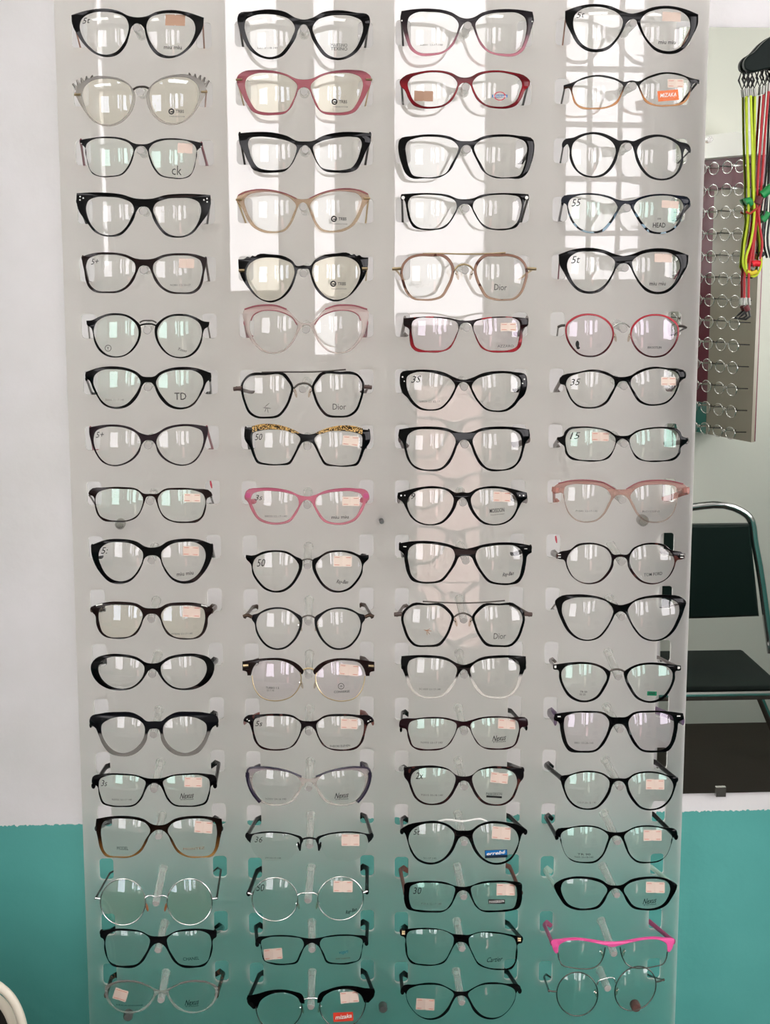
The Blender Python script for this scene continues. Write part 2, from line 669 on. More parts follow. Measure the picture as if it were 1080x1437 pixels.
def structure(o):
    o['kind'] = 'structure'
    return o


M_FLOOR = plain('dark_floor', '#2f2922', 0.6, spec=.2, bump=.3, bscale=12)
M_CEIL = plain('ceiling_paint', '#e8e7e4', 0.8)
structure(MB().box((X0, WALL_Y, 0), (X1, WALL_Y + FRONT_T, ZC)).build('wall_front', M_WALL))
structure(MB().box((X0 - .15, BACK_Y - .15, 0), (X0, WALL_Y + FRONT_T, ZC)).build('wall_left', M_WALL))
v, f = plate(rect(BACK_Y - .15, WALL_Y + FRONT_T, 0, ZC), [rect(*SIDE)], lambda p, y: Vector((y, p.x, p.y)), X1, X1 + .15, (0, 0))
structure(mesh_obj('wall_right', v, f, M_WALL))
structure(MB().box((X0 - .15, BACK_Y - .15, -.1), (X1 + .15, WALL_Y + FRONT_T, 0)).build('floor', M_FLOOR))
structure(MB().box((X0 - .15, BACK_Y - .15, ZC), (X1 + .15, WALL_Y + FRONT_T, ZC + .1)).build('ceiling', M_CEIL))
v, f = plate(rect(X0, X1, 0, ZC), [rect(*a) for a in OPEN], xz(), BACK_Y - .15, BACK_Y, (0, 0))
M_BACKWALL = plain('back_wall_paint', '#cfd0c6', 0.7, bump=.25, bscale=30)
structure(mesh_obj('wall_back', v, f, M_BACKWALL))
structure(MB().box((X0, BACK_Y, 0), (OPEN[2][0] - .04, BACK_Y + .012, .1)).build('baseboard_back', plain('dark_baseboard', '#37302a', .5)))

M_FRAME = plain('window_frame_paint', '#6d6a66', .4)
M_PANE = clearcoat('window_pane', (.96, .97, .97, 1), 1.45)
for k, (x0, x1, z0, z1) in enumerate(OPEN):
    door = k == 2
    nm = 'door_1' if door else 'window_%d' % (k + 1 if k < 2 else k)
    m = MB()
    t = .022 if x1 - x0 > .05 else .003
    yb, yf = BACK_Y - .10, BACK_Y - .06
    m.box((x0, yb, z0), (x0 + t, yf, z1)).box((x1 - t, yb, z0), (x1, yf, z1))
    m.box((x0, yb, z0), (x1, yf, z0 + t)).box((x0, yb, z1 - t), (x1, yf, z1))
    o = structure(m.build(nm, M_FRAME))
    if door:
        MB().box((x0 + t, yb, 1.22), (x1 - t, yf, 1.42)).build('lock_rail', M_FRAME, o)
        MB().tube([(x0 + .05, yf, 1.05), (x0 + .05, yf + .05, 1.05), (x0 + .05, yf + .05, 1.28), (x0 + .05, yf, 1.28)], .009).build('door_handle', M_SILVER, o, True)
        MB().box((x0 + t, yb + .015, z0 + t), (x1 - t, yb + .021, 1.22)).build('pane', clearcoat('tinted_door_pane', (.62, .52, .49, 1), 1.45), o)
        MB().box((x0 + t, yb, z0 + t), (x1 - t, yf, .32)).build('kick_panel', M_FRAME, o)
        MB().box((x0 + t, yb, .32), (x0 + .1, yf, 1.22)).build('door_stile', M_FRAME, o)
        MB().box((x0 + t, yb + .015, 1.42), (x1 - t, yb + .021, z1 - t)).build('pane', M_PANE, o)
    else:
        MB().box((x0 + t, yb + .015, z0 + t), (x1 - t, yb + .021, z1 - t)).build('pane', M_PANE, o)
        if k in (0, 1, 5):
            continue
        nv = 3
        for q in range(1, nv):
            xb = x0 + (x1 - x0) * q / nv
            MB().box((xb - .008, yf - .008, z0), (xb + .008, yf, z1)).build('window_bar', M_FRAME, o)
        for q in range(1, 6):
            zb = z0 + (z1 - z0) * q / 6
            MB().box((x0, yf - .012, zb - .009), (x1, yf - .002, zb + .009)).build('window_bar', M_FRAME, o)

y0_, y1_, z0_, z1_ = SIDE
m = MB()
for a, b in (((X1 + .05, y0_, z0_), (X1 + .1, y0_ + .04, z1_)), ((X1 + .05, y1_ - .04, z0_), (X1 + .1, y1_, z1_)), ((X1 + .05, y0_, z0_), (X1 + .1, y1_, z0_ + .04)), ((X1 + .05, y0_, z1_ - .04), (X1 + .1, y1_, z1_)), ((X1 + .05, (y0_ + y1_) / 2 - .02, z0_), (X1 + .1, (y0_ + y1_) / 2 + .02, z1_))):
    m.box(a, b)
o = structure(m.build('window_6', M_FRAME))
MB().box((X1 + .07, y0_ + .03, z0_ + .03), (X1 + .076, y1_ - .03, z1_ - .03)).build('pane', M_PANE, o)

# ceiling lamp
lampm, nt, out = newmat('lamp_diffuser')
em = node(nt, 'ShaderNodeEmission')
em.inputs[0].default_value = (1, .97, .92, 1)
em.inputs[1].default_value = CEIL
nt.links.new(em.outputs[0], out.inputs[0])
for lx, ly in ((0.35, -2.1), (-1.25, -2.3)):
    t = empty('ceiling_lamp', (lx, ly, ZC), 'flat white ceiling lamp above the display wall' if lx > 0 else 'flat white ceiling lamp further back in the shop', 'lamp')
    m = MB()
    for a, b in (((-.62, -.17, -.05), (.62, -.15, 0)), ((-.62, .15, -.05), (.62, .17, 0)), ((-.62, -.15, -.05), (-.6, .15, 0)), ((.6, -.15, -.05), (.62, .15, 0)), ((-.6, -.15, -.012), (.6, .15, 0))):
        m.box(tuple(Vector(a) + t.location), tuple(Vector(b) + t.location))
    m.build('lamp_housing', M_WHITE, t)
    MB().box((lx - .6, ly - .15, ZC - .045), (lx + .6, ly + .15, ZC - .035)).build('lamp_diffuser', lampm, t)

# ------------------------------------------------------------------ frosted display board with holes and pegs
COLX = [-0.1572, 0.0107, 0.1781, 0.3468]
ROWZ = [1.8915, 1.832, 1.7714, 1.7108, 1.6501, 1.5895, 1.5289, 1.4683, 1.4076, 1.347, 1.2868, 1.2249, 1.1614, 1.0996, 1.0362, .9729, .9060, .8448]


def grid(i, j):
    x = COLX[i]
    return x, ROWZ[j] + (.012 - .034 * j / 17) * (x - .06)


HOLE_W, HOLE_H = .0158, .0262


def rrect(cx, cz, w_, h_, r, n=4):
    out = []
    for sx, sz, a0 in ((1, 1, 0), (-1, 1, 90), (-1, -1, 180), (1, -1, 270)):
        for k in range(n + 1):
            a = math.radians(a0 + 90 * k / n)
            out.append(Vector((cx + sx * (w_ / 2 - r) + r * math.cos(a), cz + sz * (h_ / 2 - r) + r * math.sin(a))))
    return out


BX0, BX1 = -.2462, .4380
board = empty('display_board', (.097, 0, .70), 'tall frosted white acrylic display board with slots and pegs holding rows of eyeglasses', 'display board')
holes = []
for i in range(4):
    for j in range(18):
        gx, gz = grid(i, j)
        for s in (-1, 1):
            holes.append(rrect(gx + s * .0640, gz, HOLE_W, HOLE_H, .0042))
outl = rrect((BX0 + BX1) / 2, 1.33, BX1 - BX0, 1.26, .012)
loops = [outl] + [h[::-1] for h in holes]
tris = tessellate_polygon([[Vector((p.x, p.y, 0)) for p in l] for l in loops])
n = sum(len(l) for l in loops)
vv = [Vector((p.x, 0, p.y)) for l in loops for p in l] + [Vector((p.x, .004, p.y)) for l in loops for p in l]
ff = [tuple(t) for t in tris] + [tuple(n + a for a in t[::-1]) for t in tris]
mi = [0] * len(tris) + [1] * len(tris)
s0 = 0
for l in loops:
    m_ = len(l)
    for k in range(m_):
        a, b = s0 + k, s0 + (k + 1) % m_
        ff.append((a, b, n + b, n + a))
        mi.append(0)
    s0 += m_
mesh_obj('acrylic_sheet', vv, ff, [M_BOARD, M_BACK], board, idx=mi)

M_PEG = None
m, nt, out = newmat('clear_peg')
pb = node(nt, 'ShaderNodeBsdfPrincipled')
pb.inputs['Base Color'].default_value = lin('#e4e3de')
pb.inputs['Roughness'].default_value = .12
trn = node(nt, 'ShaderNodeBsdfTransparent')
trn.inputs[0].default_value = (.93, .94, .93, 1)
lw = node(nt, 'ShaderNodeLayerWeight')
lw.inputs[0].default_value = .35
mxs = node(nt, 'ShaderNodeMixShader')
mr = node(nt, 'ShaderNodeMapRange')
mr.inputs[3].default_value = .13
mr.inputs[4].default_value = .6
nt.links.new(lw.outputs['Facing'], mr.inputs[0])
nt.links.new(mr.outputs[0], mxs.inputs[0])
nt.links.new(trn.outputs[0], mxs.inputs[1])
nt.links.new(pb.outputs[0], mxs.inputs[2])
nt.links.new(mxs.outputs[0], out.inputs[0])
M_PEG = m
M_PEGTIP = plain('peg_end_grey', '#a9a5a0', .25)
PEG_R = .0043


def peg(i, j, tip):
    gx, gz = grid(i, j)
    a, b = Vector((gx, 0, gz)), tip
    d = (b - a)
    m = MB()
    m.tube([a + d * .0, a + d * .02, a + d * .021, a + d * .975, b], [.0054, .0054, PEG_R, PEG_R, PEG_R * .8], 12)
    o = m.build('nose_peg', M_PEG, board, True)
    MB().tube([b - d * .004, b + d * .008], PEG_R * .82, 12).build('peg_end', M_PEGTIP, o)


M_SCREW = plain('brown_screw_cap', '#6a4a45', .35)
M_SCREWC = plain('chrome_screw_cap', '#b9b7b2', .2, 1.0)
M_SCREWG = plain('grey_screw_cap', '#5c5f5c', .35)
for px, py, sm, rr in ((169, 735, M_SCREWC, .0055), (535, 731, M_SCREWG, .0026), (901, 730, M_SCREWC, .0062), (180, 1424, M_SCREWG, .0055), (537, 1413, M_SCREWG, .005), (891, 1411, M_SCREW, .0058)):
    p = at(px, py, -.004)
    o = MB().tube([(p.x, .0, p.z), (p.x, -.009, p.z), (p.x, -.011, p.z)], [rr, rr, rr * .8], 16).build('screw_cap', sm, board, True)
    MB().tube([(p.x, .004, p.z), (p.x, WALL_Y - .0004, p.z)], .004, 10).build('standoff_rod', M_SCREWC, o, True)

# ------------------------------------------------------------------ wall mirror
m, nt, out = newmat('mirror_silver')
g = node(nt, 'ShaderNodeBsdfGlossy')
g.inputs['Color'].default_value = (.88, .9, .86, 1)
g.inputs['Roughness'].default_value = 0.0
nt.links.new(g.outputs[0], out.inputs[0])
M_MIRROR = m
mirror = empty('wall_mirror', (.7, MIR_Y, 1.023), 'tall frameless wall mirror beside the acrylic board, reflecting a chair and another display', 'mirror')
MB().box((.427, MIR_Y, 1.022), (1.02, MIR_Y + .0055, 1.913)).build('mirror_glass', M_MIRROR, mirror)
p = at(994, 196, MIR_Y)
MB().tube([(p.x, MIR_Y, p.z), (p.x, MIR_Y - .006, p.z)], .0035, 12).build('mirror_screw', M_SILVER, mirror, True)
MB().box((.50, MIR_Y - .003, 1.018), (.512, MIR_Y + .004, 1.03)).build('mirror_clip', M_SILVER, mirror)


def seen(px, py, yr):
    """point at depth yr in the room that the mirror shows at this pixel"""
    p = at(px, py, 2 * MIR_Y - yr)
    return Vector((p.x, yr, p.z))


# ------------------------------------------------------------------ chair behind the camera, seen in the mirror
M_CHROME = plain('chrome_tube', '#cfcfcf', .16, 1.0)
M_VINYL = plain('dark_green_vinyl', '#0a1a16', .4, spec=.3)
M_SEATV = plain('dark_seat_vinyl', '#161d1a', .7, spec=.12)
yb_, yf_ = -2.98, -2.52
xr = seen(1058, 770, yb_).x
zt = seen(1000, 716, yb_).z
xl = xr - .47
zs = seen(1000, 940, (yb_ + yf_) / 2).z
xrb = seen(1082, 905, yb_).x
xs = seen(1104, 965, yf_).x
ch = empty('waiting_chair', ((xl + xr) / 2, (yb_ + yf_) / 2, 0), 'chrome-framed chair with dark green padded back, reflected in the wall mirror', 'chair')
arch = spline([(xl - .03, zs), (xl - .005, zt - .12), (xl + .01, zt - .03), (xl + .06, zt), ((xl + xr) / 2, zt), (xr - .06, zt), (xr - .01, zt - .03), (xr + .012, zt - .12), (xrb, zs - .01)], False, 5)
MB().tube([(p.x, yb_ - .04 * (p.y - zs) / .4, p.y) for p in arch], .013, 10).build('back_frame', M_CHROME, ch, True)
pad = [Vector(q) for q in spline([(xl + .0, zs + .11), (xl + .02, zt - .05, 1), (xr - .015, zt - .05, 1), (xr + .03, zs + .11, 1), ((xl + xr) / 2, zs + .105)], True, 5)]
v, f = plate(pad, [], lambda p, y: Vector((p.x, yb_ + y - .03, p.y)), -.02, .022, (.008, .008))
mesh_obj('back_pad', v, f, M_VINYL, ch, True)
MB().box((xl - .01, yb_ + .03, zs - .012), (xs - .01, yf_ - .012, zs + .012), 0, .010).build('seat_pad', M_SEATV, ch, True)
sf = [(xl - .03, yb_, zs - .016), (xs, yb_, zs - .016), (xs, yf_, zs - .016), (xl - .03, yf_, zs - .016)]
MB().tube(sf, .013, 8, True).build('seat_frame', M_CHROME, ch, True)
xsp = seen(1100, 1050, yb_).x
for lx_, ly_, ex_ in ((xl - .03, yb_, xl - .08), (xs, yb_, xsp), (xl - .03, yf_, xl - .03), (xs, yf_, xs)):
    MB().tube([(lx_, ly_, zs - .02), (ex_, ly_, .012)], .0125, 10).build('leg', M_CHROME, ch, True)
    MB().tube([(ex_, ly_, .0), (ex_, ly_, .02)], .016, 10).build('foot_cap', M_MATTE, ch, True)

# ------------------------------------------------------------------ second display behind the camera, seen in the mirror
pa = seen(957, 400, -3.33)
pb_ = seen(1064, 400, -2.93)
zlo, zhi = seen(1010, 610, -3.12).z, seen(1010, 222, -3.12).z
wall_disp = empty('wall_display', (pa.x, BACK_Y, zlo), 'maroon and grey eyeglass display with many small rows, reflected in the wall mirror', 'display board')
ax = (pb_ - pa)
ax.z = 0
alen = ax.length
ax.normalize()
nx = Vector((-ax.y, ax.x, 0))             # faces the middle of the room
if nx.x > 0:
    nx = -nx
M_MAROON = plain('maroon_panel', '#5c0d28', .35)
M_GREYP = plain('grey_panel', '#8d8678', .3)


def wedge(name, a, b, z0, z1, mat, proud, parent):
    c0, c1 = Vector((a.x, a.y, 0)) + nx * proud, Vector((b.x, b.y, 0)) + nx * proud
    d0, d1 = c0 - nx * .012, c1 - nx * .012
    v = [Vector((q.x, q.y, z)) for z in (z0, z1) for q in (c0, c1, d1, d0)]
    return mesh_obj(name, v, [(0, 1, 2, 3), (4, 5, 6, 7), (0, 1, 5, 4), (1, 2, 6, 5), (2, 3, 7, 6), (3, 0, 4, 7)], mat, parent)


qa, qb = Vector((pa.x, pa.y, 0)), Vector((pb_.x, pb_.y, 0))
wedge('backing_panel', qa, qb, zlo, zhi, M_MAROON, 0, wall_disp)
wedge('front_panel', qa + ax * (alen * .44), qb + ax * .012, zlo + .0, zhi - .10, M_GREYP, .013, wall_disp)
wedge('top_shade', qa - ax * .0, qb + ax * .012, zhi + .002, zhi + .075, M_WHITE, .03, wall_disp)
wedge('lower_panel', qa, qa + ax * (alen * .435), zlo, zlo + .10, plain('teal_panel', '#1f6b62', .4), .013, wall_disp)
bk = MB()
bv = [Vector((q.x, q.y, z)) for z in (zlo, zhi + .075) for q in (qa - nx * .012, qb - nx * .012, Vector((qb.x + .03, BACK_Y, 0)), Vector((qa.x, BACK_Y, 0)))]
bk.add(bv, [(0, 1, 2, 3), (4, 5, 6, 7), (0, 1, 5, 4), (1, 2, 6, 5), (2, 3, 7, 6), (3, 0, 4, 7)]).build('wall_bracket', M_WHITE, wall_disp)

# ------------------------------------------------------------------ unseen counter, added to shade the lower board and teal wall
M_WOOD = plain('shade_counter_wood', '#3a2a20', .4)
ct = empty('shade_counter', (-.55, -1.0, 0), 'dark wooden counter block, unseen below the frame, added to shade the lower board', 'counter')
MB().box((-1.35, -1.28, .08), (.22, -.74, .97), 0, .006).build('shade_counter_body', M_WOOD, ct)
MB().box((-1.38, -1.31, .97), (.25, -.71, 1.0), 0, .006).build('shade_counter_top', M_WOOD, ct)
MB().box((-1.30, -1.22, 0), (.17, -.80, .08)).build('shade_counter_plinth', M_MATTE, ct)


# ------------------------------------------------------------------ eyeglasses
YF, YB = -.0545, -.0502        # front and back of a plastic front
YM = -.0522
LR = .090                      # lens curve
ORD = ['top', 'second', 'third', 'fourth', 'fifth', 'sixth', 'seventh', 'eighth', 'ninth', 'tenth', 'eleventh', 'twelfth', 'thirteenth', 'fourteenth', 'fifteenth', 'sixteenth', 'seventeenth', 'bottom']
COLN = ['leftmost column', 'second column', 'third column', 'rightmost column']


def circ(cx, cy, rx, ry, n=20):
    return [(cx + rx * math.cos(2 * math.pi * k / n), cy + ry * math.sin(2 * math.pi * k / n)) for k in range(n)]


def G(row, col, ox, oy, cx, tilt, O, L, mat, look, t='black', tr=(.0027, .45), st=(), pr=(), tc=(), tm=(), pads=None,
      wire=None, lens=None, h=None, nb=None, plates=(), dots=(), spikes=(), red=()):
    i, j = col - 1, row - 1
    mats = GLOSS[mat]

    def sx(X, Y):                                   # crop pixel -> frame pixel
        return ox + X / 5.0, oy + Y / 5.0

    def un(p):                                      # crop point -> half coordinates
        return (abs(p[0] - cx), p[1] - tilt * (p[0] - cx)) + tuple(p[2:])

    def px(U, v):                                   # signed half coordinates -> frame pixel
        return sx(cx + U, v + tilt * U)

    if nb is None:
        nb = un(O[-1])[1]
    c0 = at(*sx(cx, nb), YM)
    root = empty('eyeglasses', (c0.x, YM, c0.z), look + ', %s row, %s' % (ORD[j], COLN[i]), 'eyeglasses', 'eyeglasses on the display board')
    peg(i, j, Vector((c0.x, -.0605, c0.z - PEG_R - .0002)))

    lean = .10 if row > 10 else (.05 if row > 7 else 0.0)      # how far the front leans back on its peg

    def wrap(q):
        return 1.34 * (q.x - c0.x) ** 2 + lean * (q.z - c0.z)

    def place(p, y):
        q = at(*px(p.x, p.y), y)
        return at(*px(p.x, p.y), y + wrap(q))

    # --- front
    Lh = [un(p) for p in L]
    Ls = spline([(p[0], p[1]) + p[2:] for p in Lh], True, 4)
    if mat is not None and O and not wire:
        Oh = [un(p) for p in O]
        if abs(O[0][0] - cx) < 16 and abs(O[-1][0] - cx) < 16 and O[0] != O[-1]:
            Oh[0] = (0, Oh[0][1])
            Oh[-1] = (0, Oh[-1][1])
            left = [(-q[0],) + tuple(q[1:]) for q in Oh[1:-1]][::-1]
            loop = spline(Oh + left, True, 4)
            hl = [] if plates == 'nolens' else [Ls, [Vector((-p.x, p.y)) for p in Ls]]
            v, f = plate(loop, hl, place, YF, YB, (2.6, .0006))
            mesh_obj('frame_front', v, f, mats, root, True, sharp=50)
        else:
            loop = spline(Oh, True, 4)
            inside = wire != 'brow' and plates != 'nolens'
            for s in (-1, 1):
                lp = [Vector((s * p.x, p.y)) for p in loop]
                hl = [[Vector((s * p.x, p.y)) for p in Ls]] if inside else []
                v, f = plate(lp, hl, place, YF, YB, (2.6, .0006))
                mesh_obj('rim' if inside else 'brow_bar', v, f, mats, root, True, sharp=50)
    if wire:
        wm, wr = GLOSS[wire[0]], wire[1]
        for s in (-1, 1):
            MB().tube([place(Vector((s * p.x, p.y)), YM) for p in Ls], wr, 8, True).build('rim', wm, root, True)

    # --- lenses
    cu = sum(p.x for p in Ls) / len(Ls)
    cv = sum(p.y for p in Ls) / len(Ls)
    lens_surf = {}
    for s in (-1, 1):
        k = 1.0 if wire else 1.015
        ring0 = [Vector((s * (cu + (p.x - cu) * k), cv + (p.y - cv) * k)) for p in Ls]
        cc = Vector((s * cu, cv))
        cw = at(*px(cc.x, cc.y), YM)

        def ly(q, cw=cw):
            return -.0538 + wrap(q) + ((q.x - cw.x) ** 2 + (q.z - cw.z) ** 2) / (2 * LR)

        def lp(p, dy=0.0, ly=ly):
            q = at(*px(p.x, p.y), YM)
            return at(*px(p.x, p.y), ly(q) + dy)
        lens_surf[s] = (ly, lp)
        n = len(ring0)
        vv, ff = [], []
        scl = (1, .8, .55, .28)
        for dy in (0, .0016):
            for sc in scl:
                vv += [lp(cc + (p - cc) * sc, dy) for p in ring0]
            vv.append(lp(cc, dy))
        half = n * len(scl) + 1
        for b in (0, half):
            for r in range(len(scl) - 1):
                for k2 in range(n):
                    k3 = (k2 + 1) % n
                    ff.append((b + r * n + k2, b + r * n + k3, b + (r + 1) * n + k3, b + (r + 1) * n + k2))
            r = len(scl) - 1
            for k2 in range(n):
                ff.append((b + r * n + k2, b + r * n + (k2 + 1) % n, b + half - 1))
        for k2 in range(n):
            k3 = (k2 + 1) % n
            ff.append((k2, k3, half + k3, half + k2))
        mesh_obj('lens', vv, ff, lens or M_LENS, root, True, sharp=50)

    # --- temples
    if h is None:
        src = [un(p) for p in O] if O else Lh
        mid = sum(p[1] for p in src) / len(src)
        ext = max((p for p in src if p[1] < mid + 25), key=lambda p: p[0])
        hu, hv = ext[0] - 9, ext[1] + 12
    else:
        hu, hv = un(h)[:2]
    gx, gz = grid(i, j)
    r, fl = tr
    if row > 13 and r > .0015:
        r, fl = max(r, .003), max(fl, .68)
    for s in (-1, 1):
        a = place(Vector((s * hu, hv)), YB + .0005)
        b = Vector((gx + s * .0640, .002, gz - HOLE_H / 2 + r + .0006))
        d = (b - a) / (b.y - a.y)
        c = b + d * .012
        e = c + Vector((-s * .004, .009, -.001))
        fz = e + Vector((-s * .006, .004, -.006))
        a2 = a + d * .012
        MB().tube([a - d * .001, a2, b - d * .014, b, c, e, fz], [r * 1.15, r, r, r * 1.05, r * 1.1, r * 1.1, r * .9], 10, False, 0, fl, up=(0, 0, 1)).build('temple', GLOSS[t], root, True)

    # --- bridges, bars and mirrored tubes
    for nm, pts, rr, mt in tc:
        pp = []
        sp = spline(pts, False, 4) if len(pts) > 2 else [Vector(q) for q in pts]
        for q in sp:
            w0 = at(*sx(q.x, q.y), YM)
            pp.append(at(*sx(q.x, q.y), YM - .0004 + wrap(w0)))
        MB().tube(pp, rr, 8).build(nm, GLOSS[mt], root, True)
    for nm, pts, rr, mt in tm:
        hp = [un(q) for q in pts]
        sp = spline(hp, False, 4) if len(hp) > 2 else [Vector(q[:2]) for q in hp]
        for s in (-1, 1):
            MB().tube([place(Vector((s * q.x, q.y)), YF - .0002) for q in sp], rr, 8).build(nm, GLOSS[mt], root, True)
    if pads:
        (pu, pv), pm = un(pads[:2]), pads[2]
        for s in (-1, 1):
            q = place(Vector((s * pu, pv)), YB + .004)
            e = place(Vector((s * (pu + 14), pv - 12)), YM)
            m_ = MB().tube([e, (e + q) / 2 + Vector((0, .003, 0)), q], .0006, 6)
            m_.build('pad_arm', M_SILVER, root, True)
            bm = bmesh.new()
            bmesh.ops.create_uvsphere(bm, u_segments=10, v_segments=6, radius=1)
            MB().add([q + Vector((v_.co.x * .0016 + v_.co.z * .0012 * s, v_.co.y * .0032, v_.co.z * .0052)) for v_ in bm.verts],
                     [tuple(x.index for x in f_.verts) for f_ in bm.faces]).build('nose_pad', pm, root, True)
            bm.free()
    if plates and plates != 'nolens':
        for nm, pts, mt in plates:
            lp_ = spline([un(q) for q in pts], True, 4)
            for s in (-1, 1):
                v, f = plate([Vector((s * p.x, p.y)) for p in lp_], [], place, YF - .0009, YF + .0004, (1.2, .0003))
                mesh_obj(nm, v, f, GLOSS[mt], root, True, sharp=50)
    for (X, Y, rr, mt) in dots:
        U, v_ = un((X, Y))
        for s in (-1, 1):
            q = place(Vector((s * U, v_)), YF)
            MB().tube([q + Vector((0, .0005, 0)), q + Vector((0, -.0004, 0)), q + Vector((0, -.0006, 0))], [rr, rr, rr * .6], 10).build('rivet', GLOSS[mt], root, True)
    for (X, Y) in red:
        q = at(X, Y, -.0015)
        MB().tube([q + Vector((-.0006, 0, .004)), q, q + Vector((.0008, 0, -.004))], [.0012, .0017, .0008], 8, False, 0, .7).build('temple_mark', GLOSS['crimson_ink'], root, True)
    for (a_, b_, r_) in spikes:
        for s in (-1, 1):
            A, B = un(a_), un(b_)
            MB().tube([place(Vector((s * A[0], A[1])), YM), place(Vector((s * B[0], B[1])), YM - .002)], [r_, r_ * .25], 8).build('spike', GLOSS['clear_grey'], root, True)
            MB().tube([place(Vector((s * (A[0] + 3), A[1] + 3)), YM - .001), place(Vector((s * (B[0] + 3), B[1] + 3)), YM - .0028)], r_ * .28, 6).build('spike_edge', GLOSS['gun'], root, True)

    # --- stickers
    for (xa, ya, xb, yb, kind, rot) in st:
        s = -1 if (xa + xb) / 2 < cx else 1
        ly, lp = lens_surf[s]
        mx, my = (xa + xb) / 2, (ya + yb) / 2
        ca, sa = math.cos(rot), math.sin(rot)

        def sp_(q, dy):
            X = mx + q.x * ca - q.y * sa
            Y = my + q.x * sa + q.y * ca
            U = X - cx
            return lp(Vector((U, Y - tilt * U)), dy)
        w2, h2 = (xb - xa) / 2, (yb - ya) / 2
        mb = MB()
        out_ = [Vector(q) for q in ((-w2, -h2), (-6, -h2), (0, -h2 + 5), (6, -h2), (w2, -h2), (w2, h2), (6, h2), (0, h2 - 5), (-6, h2), (-w2, h2))]
        v, f = plate(out_, [], sp_, -.0007, -.0004, (0, 0))
        mb.add(v, f, 0)
        lm = {'p': M_RED, 'b': M_STICK, 'o': M_STICKF, 'f': M_RED}[kind]
        if kind in 'pf':
            for yy in (-h2 + 10, h2 - 12):
                v, f = plate([Vector(q) for q in ((-w2 + 8, yy), (w2 - 8, yy), (w2 - 8, yy + 3.5), (-w2 + 8, yy + 3.5))], [], sp_, -.0009, -.0006, (0, 0))
                mb.add(v, f, 1)
        mb.build('price_sticker', [{'p': M_STICK, 'b': M_STICKB, 'o': M_STICK, 'f': M_STICKF}[kind], lm], root)

    # --- writing
    for it in pr:
        body, X, Y, wd, ht, mt = it[:6]
        sh = it[6] if len(it) > 6 else 0.0
        rot = it[7] if len(it) > 7 else 0.0
        bold = it[8] if len(it) > 8 else 0.0
        s = -1 if X < cx else 1
        ly, lp = lens_surf[s]
        U = X - cx
        q = lp(Vector((U, Y - tilt * U)), 0)
        pxm = (at(*sx(X + 50, Y), YM) - at(*sx(X - 50, Y), YM)).length / 100
        pzm = (at(*sx(X, Y + 50), YM) - at(*sx(X, Y - 50), YM)).length / 100
        if body.startswith('#'):                    # plain shapes: box, ring, disc
            mb = MB()
            kind = body[1:]

            def tp(p, dy, X=X, Y=Y, ca=math.cos(rot), sa=math.sin(rot)):
                U2 = X + p.x * ca - p.y * sa - cx
                return lp(Vector((U2, Y + p.x * sa + p.y * ca - tilt * U2)), dy)
            if kind == 'box':
                o_ = [Vector(a) for a in ((-wd / 2, -ht / 2), (wd / 2, -ht / 2), (wd / 2, ht / 2), (-wd / 2, ht / 2))]
                v, f = plate(o_, [], tp, -.0006, -.0004, (0, 0))
            else:
                o_ = [Vector((wd / 2 * math.cos(a * math.pi / 10), ht / 2 * math.sin(a * math.pi / 10))) for a in range(20)]
                hh = [] if kind == 'disc' else [[p * (sh or .78) for p in o_][::-1]]
                v, f = plate(o_, hh, tp, -.0006, -.0004, (0, 0))
            mb.add(v, f).build('lens_print', GLOSS[mt], root)
            continue
        o = text_mesh('lens_print', body, GLOSS[mt], q.x, q.z, wd * pxm, ht * pzm, 0, root, sh, rot, bold)
        if o:
            b0 = world_of(root)
            for vx in o.data.vertices:
                wv = vx.co + b0
                vx.co.y = ly(wv) - .0008 + vx.co.y
    return root


def small(n, x, y, w_=130):
    return (n, x, y, w_, 13, 'grey')


def hand(n, x, y, w_=60, h_=40):
    return (n, x, y, w_, h_, 'ink', .35, .08)


def trbs(x, y):
    return [('#ring', x - 30, y, 42, 44, 'ink', .55), ('#box', x - 24, y + 2, 26, 9, 'ink'), ('TRBS', x + 30, y, 56, 22, 'ink', 0, 0, .01), ('TRENDSTAR', x + 10, y + 36, 110, 8, 'grey')]


def nexus(x, y, r=.05):
    return [('Nexus', x, y - 6, 100, 38, 'ink', .5, r, .01), ('EYEWEAR', x + 4, y + 20, 90, 9, 'ink')]


def rayban(x, y, r=.12):
    return [('Ray-Ban', x, y, 84, 34, 'ink', .5, r, .012)]


# ---- row 1
G(1, 1, 92, 3, 505, .02, [(505, 106), (440, 95), (380, 65), (270, 45), (150, 58), (40, 90, 1), (45, 150), (85, 235), (150, 320), (210, 365), (285, 386), (360, 372), (420, 310), (450, 225), (462, 178), (482, 158), (505, 153)],
  [(270, 68), (180, 78), (115, 118), (100, 165), (118, 240), (170, 315), (230, 358), (290, 368), (350, 350), (405, 290), (435, 220), (442, 160), (420, 110), (350, 78)],
  'black', 'glossy black cat-eye glasses with solid tan price label', t='tan', tr=(.0012, .7), st=[(700, 88, 838, 165, 'b', .03)], pr=[('miu miu', 752, 318, 124, 26, 'ink', 0, 0, .01), hand('5t', 145, 130)])
G(1, 2, 322, 3, 520, .012, [(520, 122), (465, 110), (390, 68), (280, 50), (150, 65), (65, 82), (55, 110), (65, 180), (95, 260), (150, 345), (210, 385), (280, 402), (370, 380), (430, 310), (465, 250), (485, 190), (505, 165), (520, 160)],
  [(270, 85), (170, 95), (115, 125), (105, 165), (120, 240), (160, 320), (220, 370), (280, 385), (350, 365), (400, 310), (440, 240), (458, 180), (430, 130), (350, 95)],
  'black', 'black wide cat-eye glasses with two-line lens print and black temples', pr=[('MARTINO', 768, 302, 116, 22, 'ink'), ('TEXINO', 768, 328, 116, 22, 'ink'), small('5031 51-18-140', 265, 322, 140)])
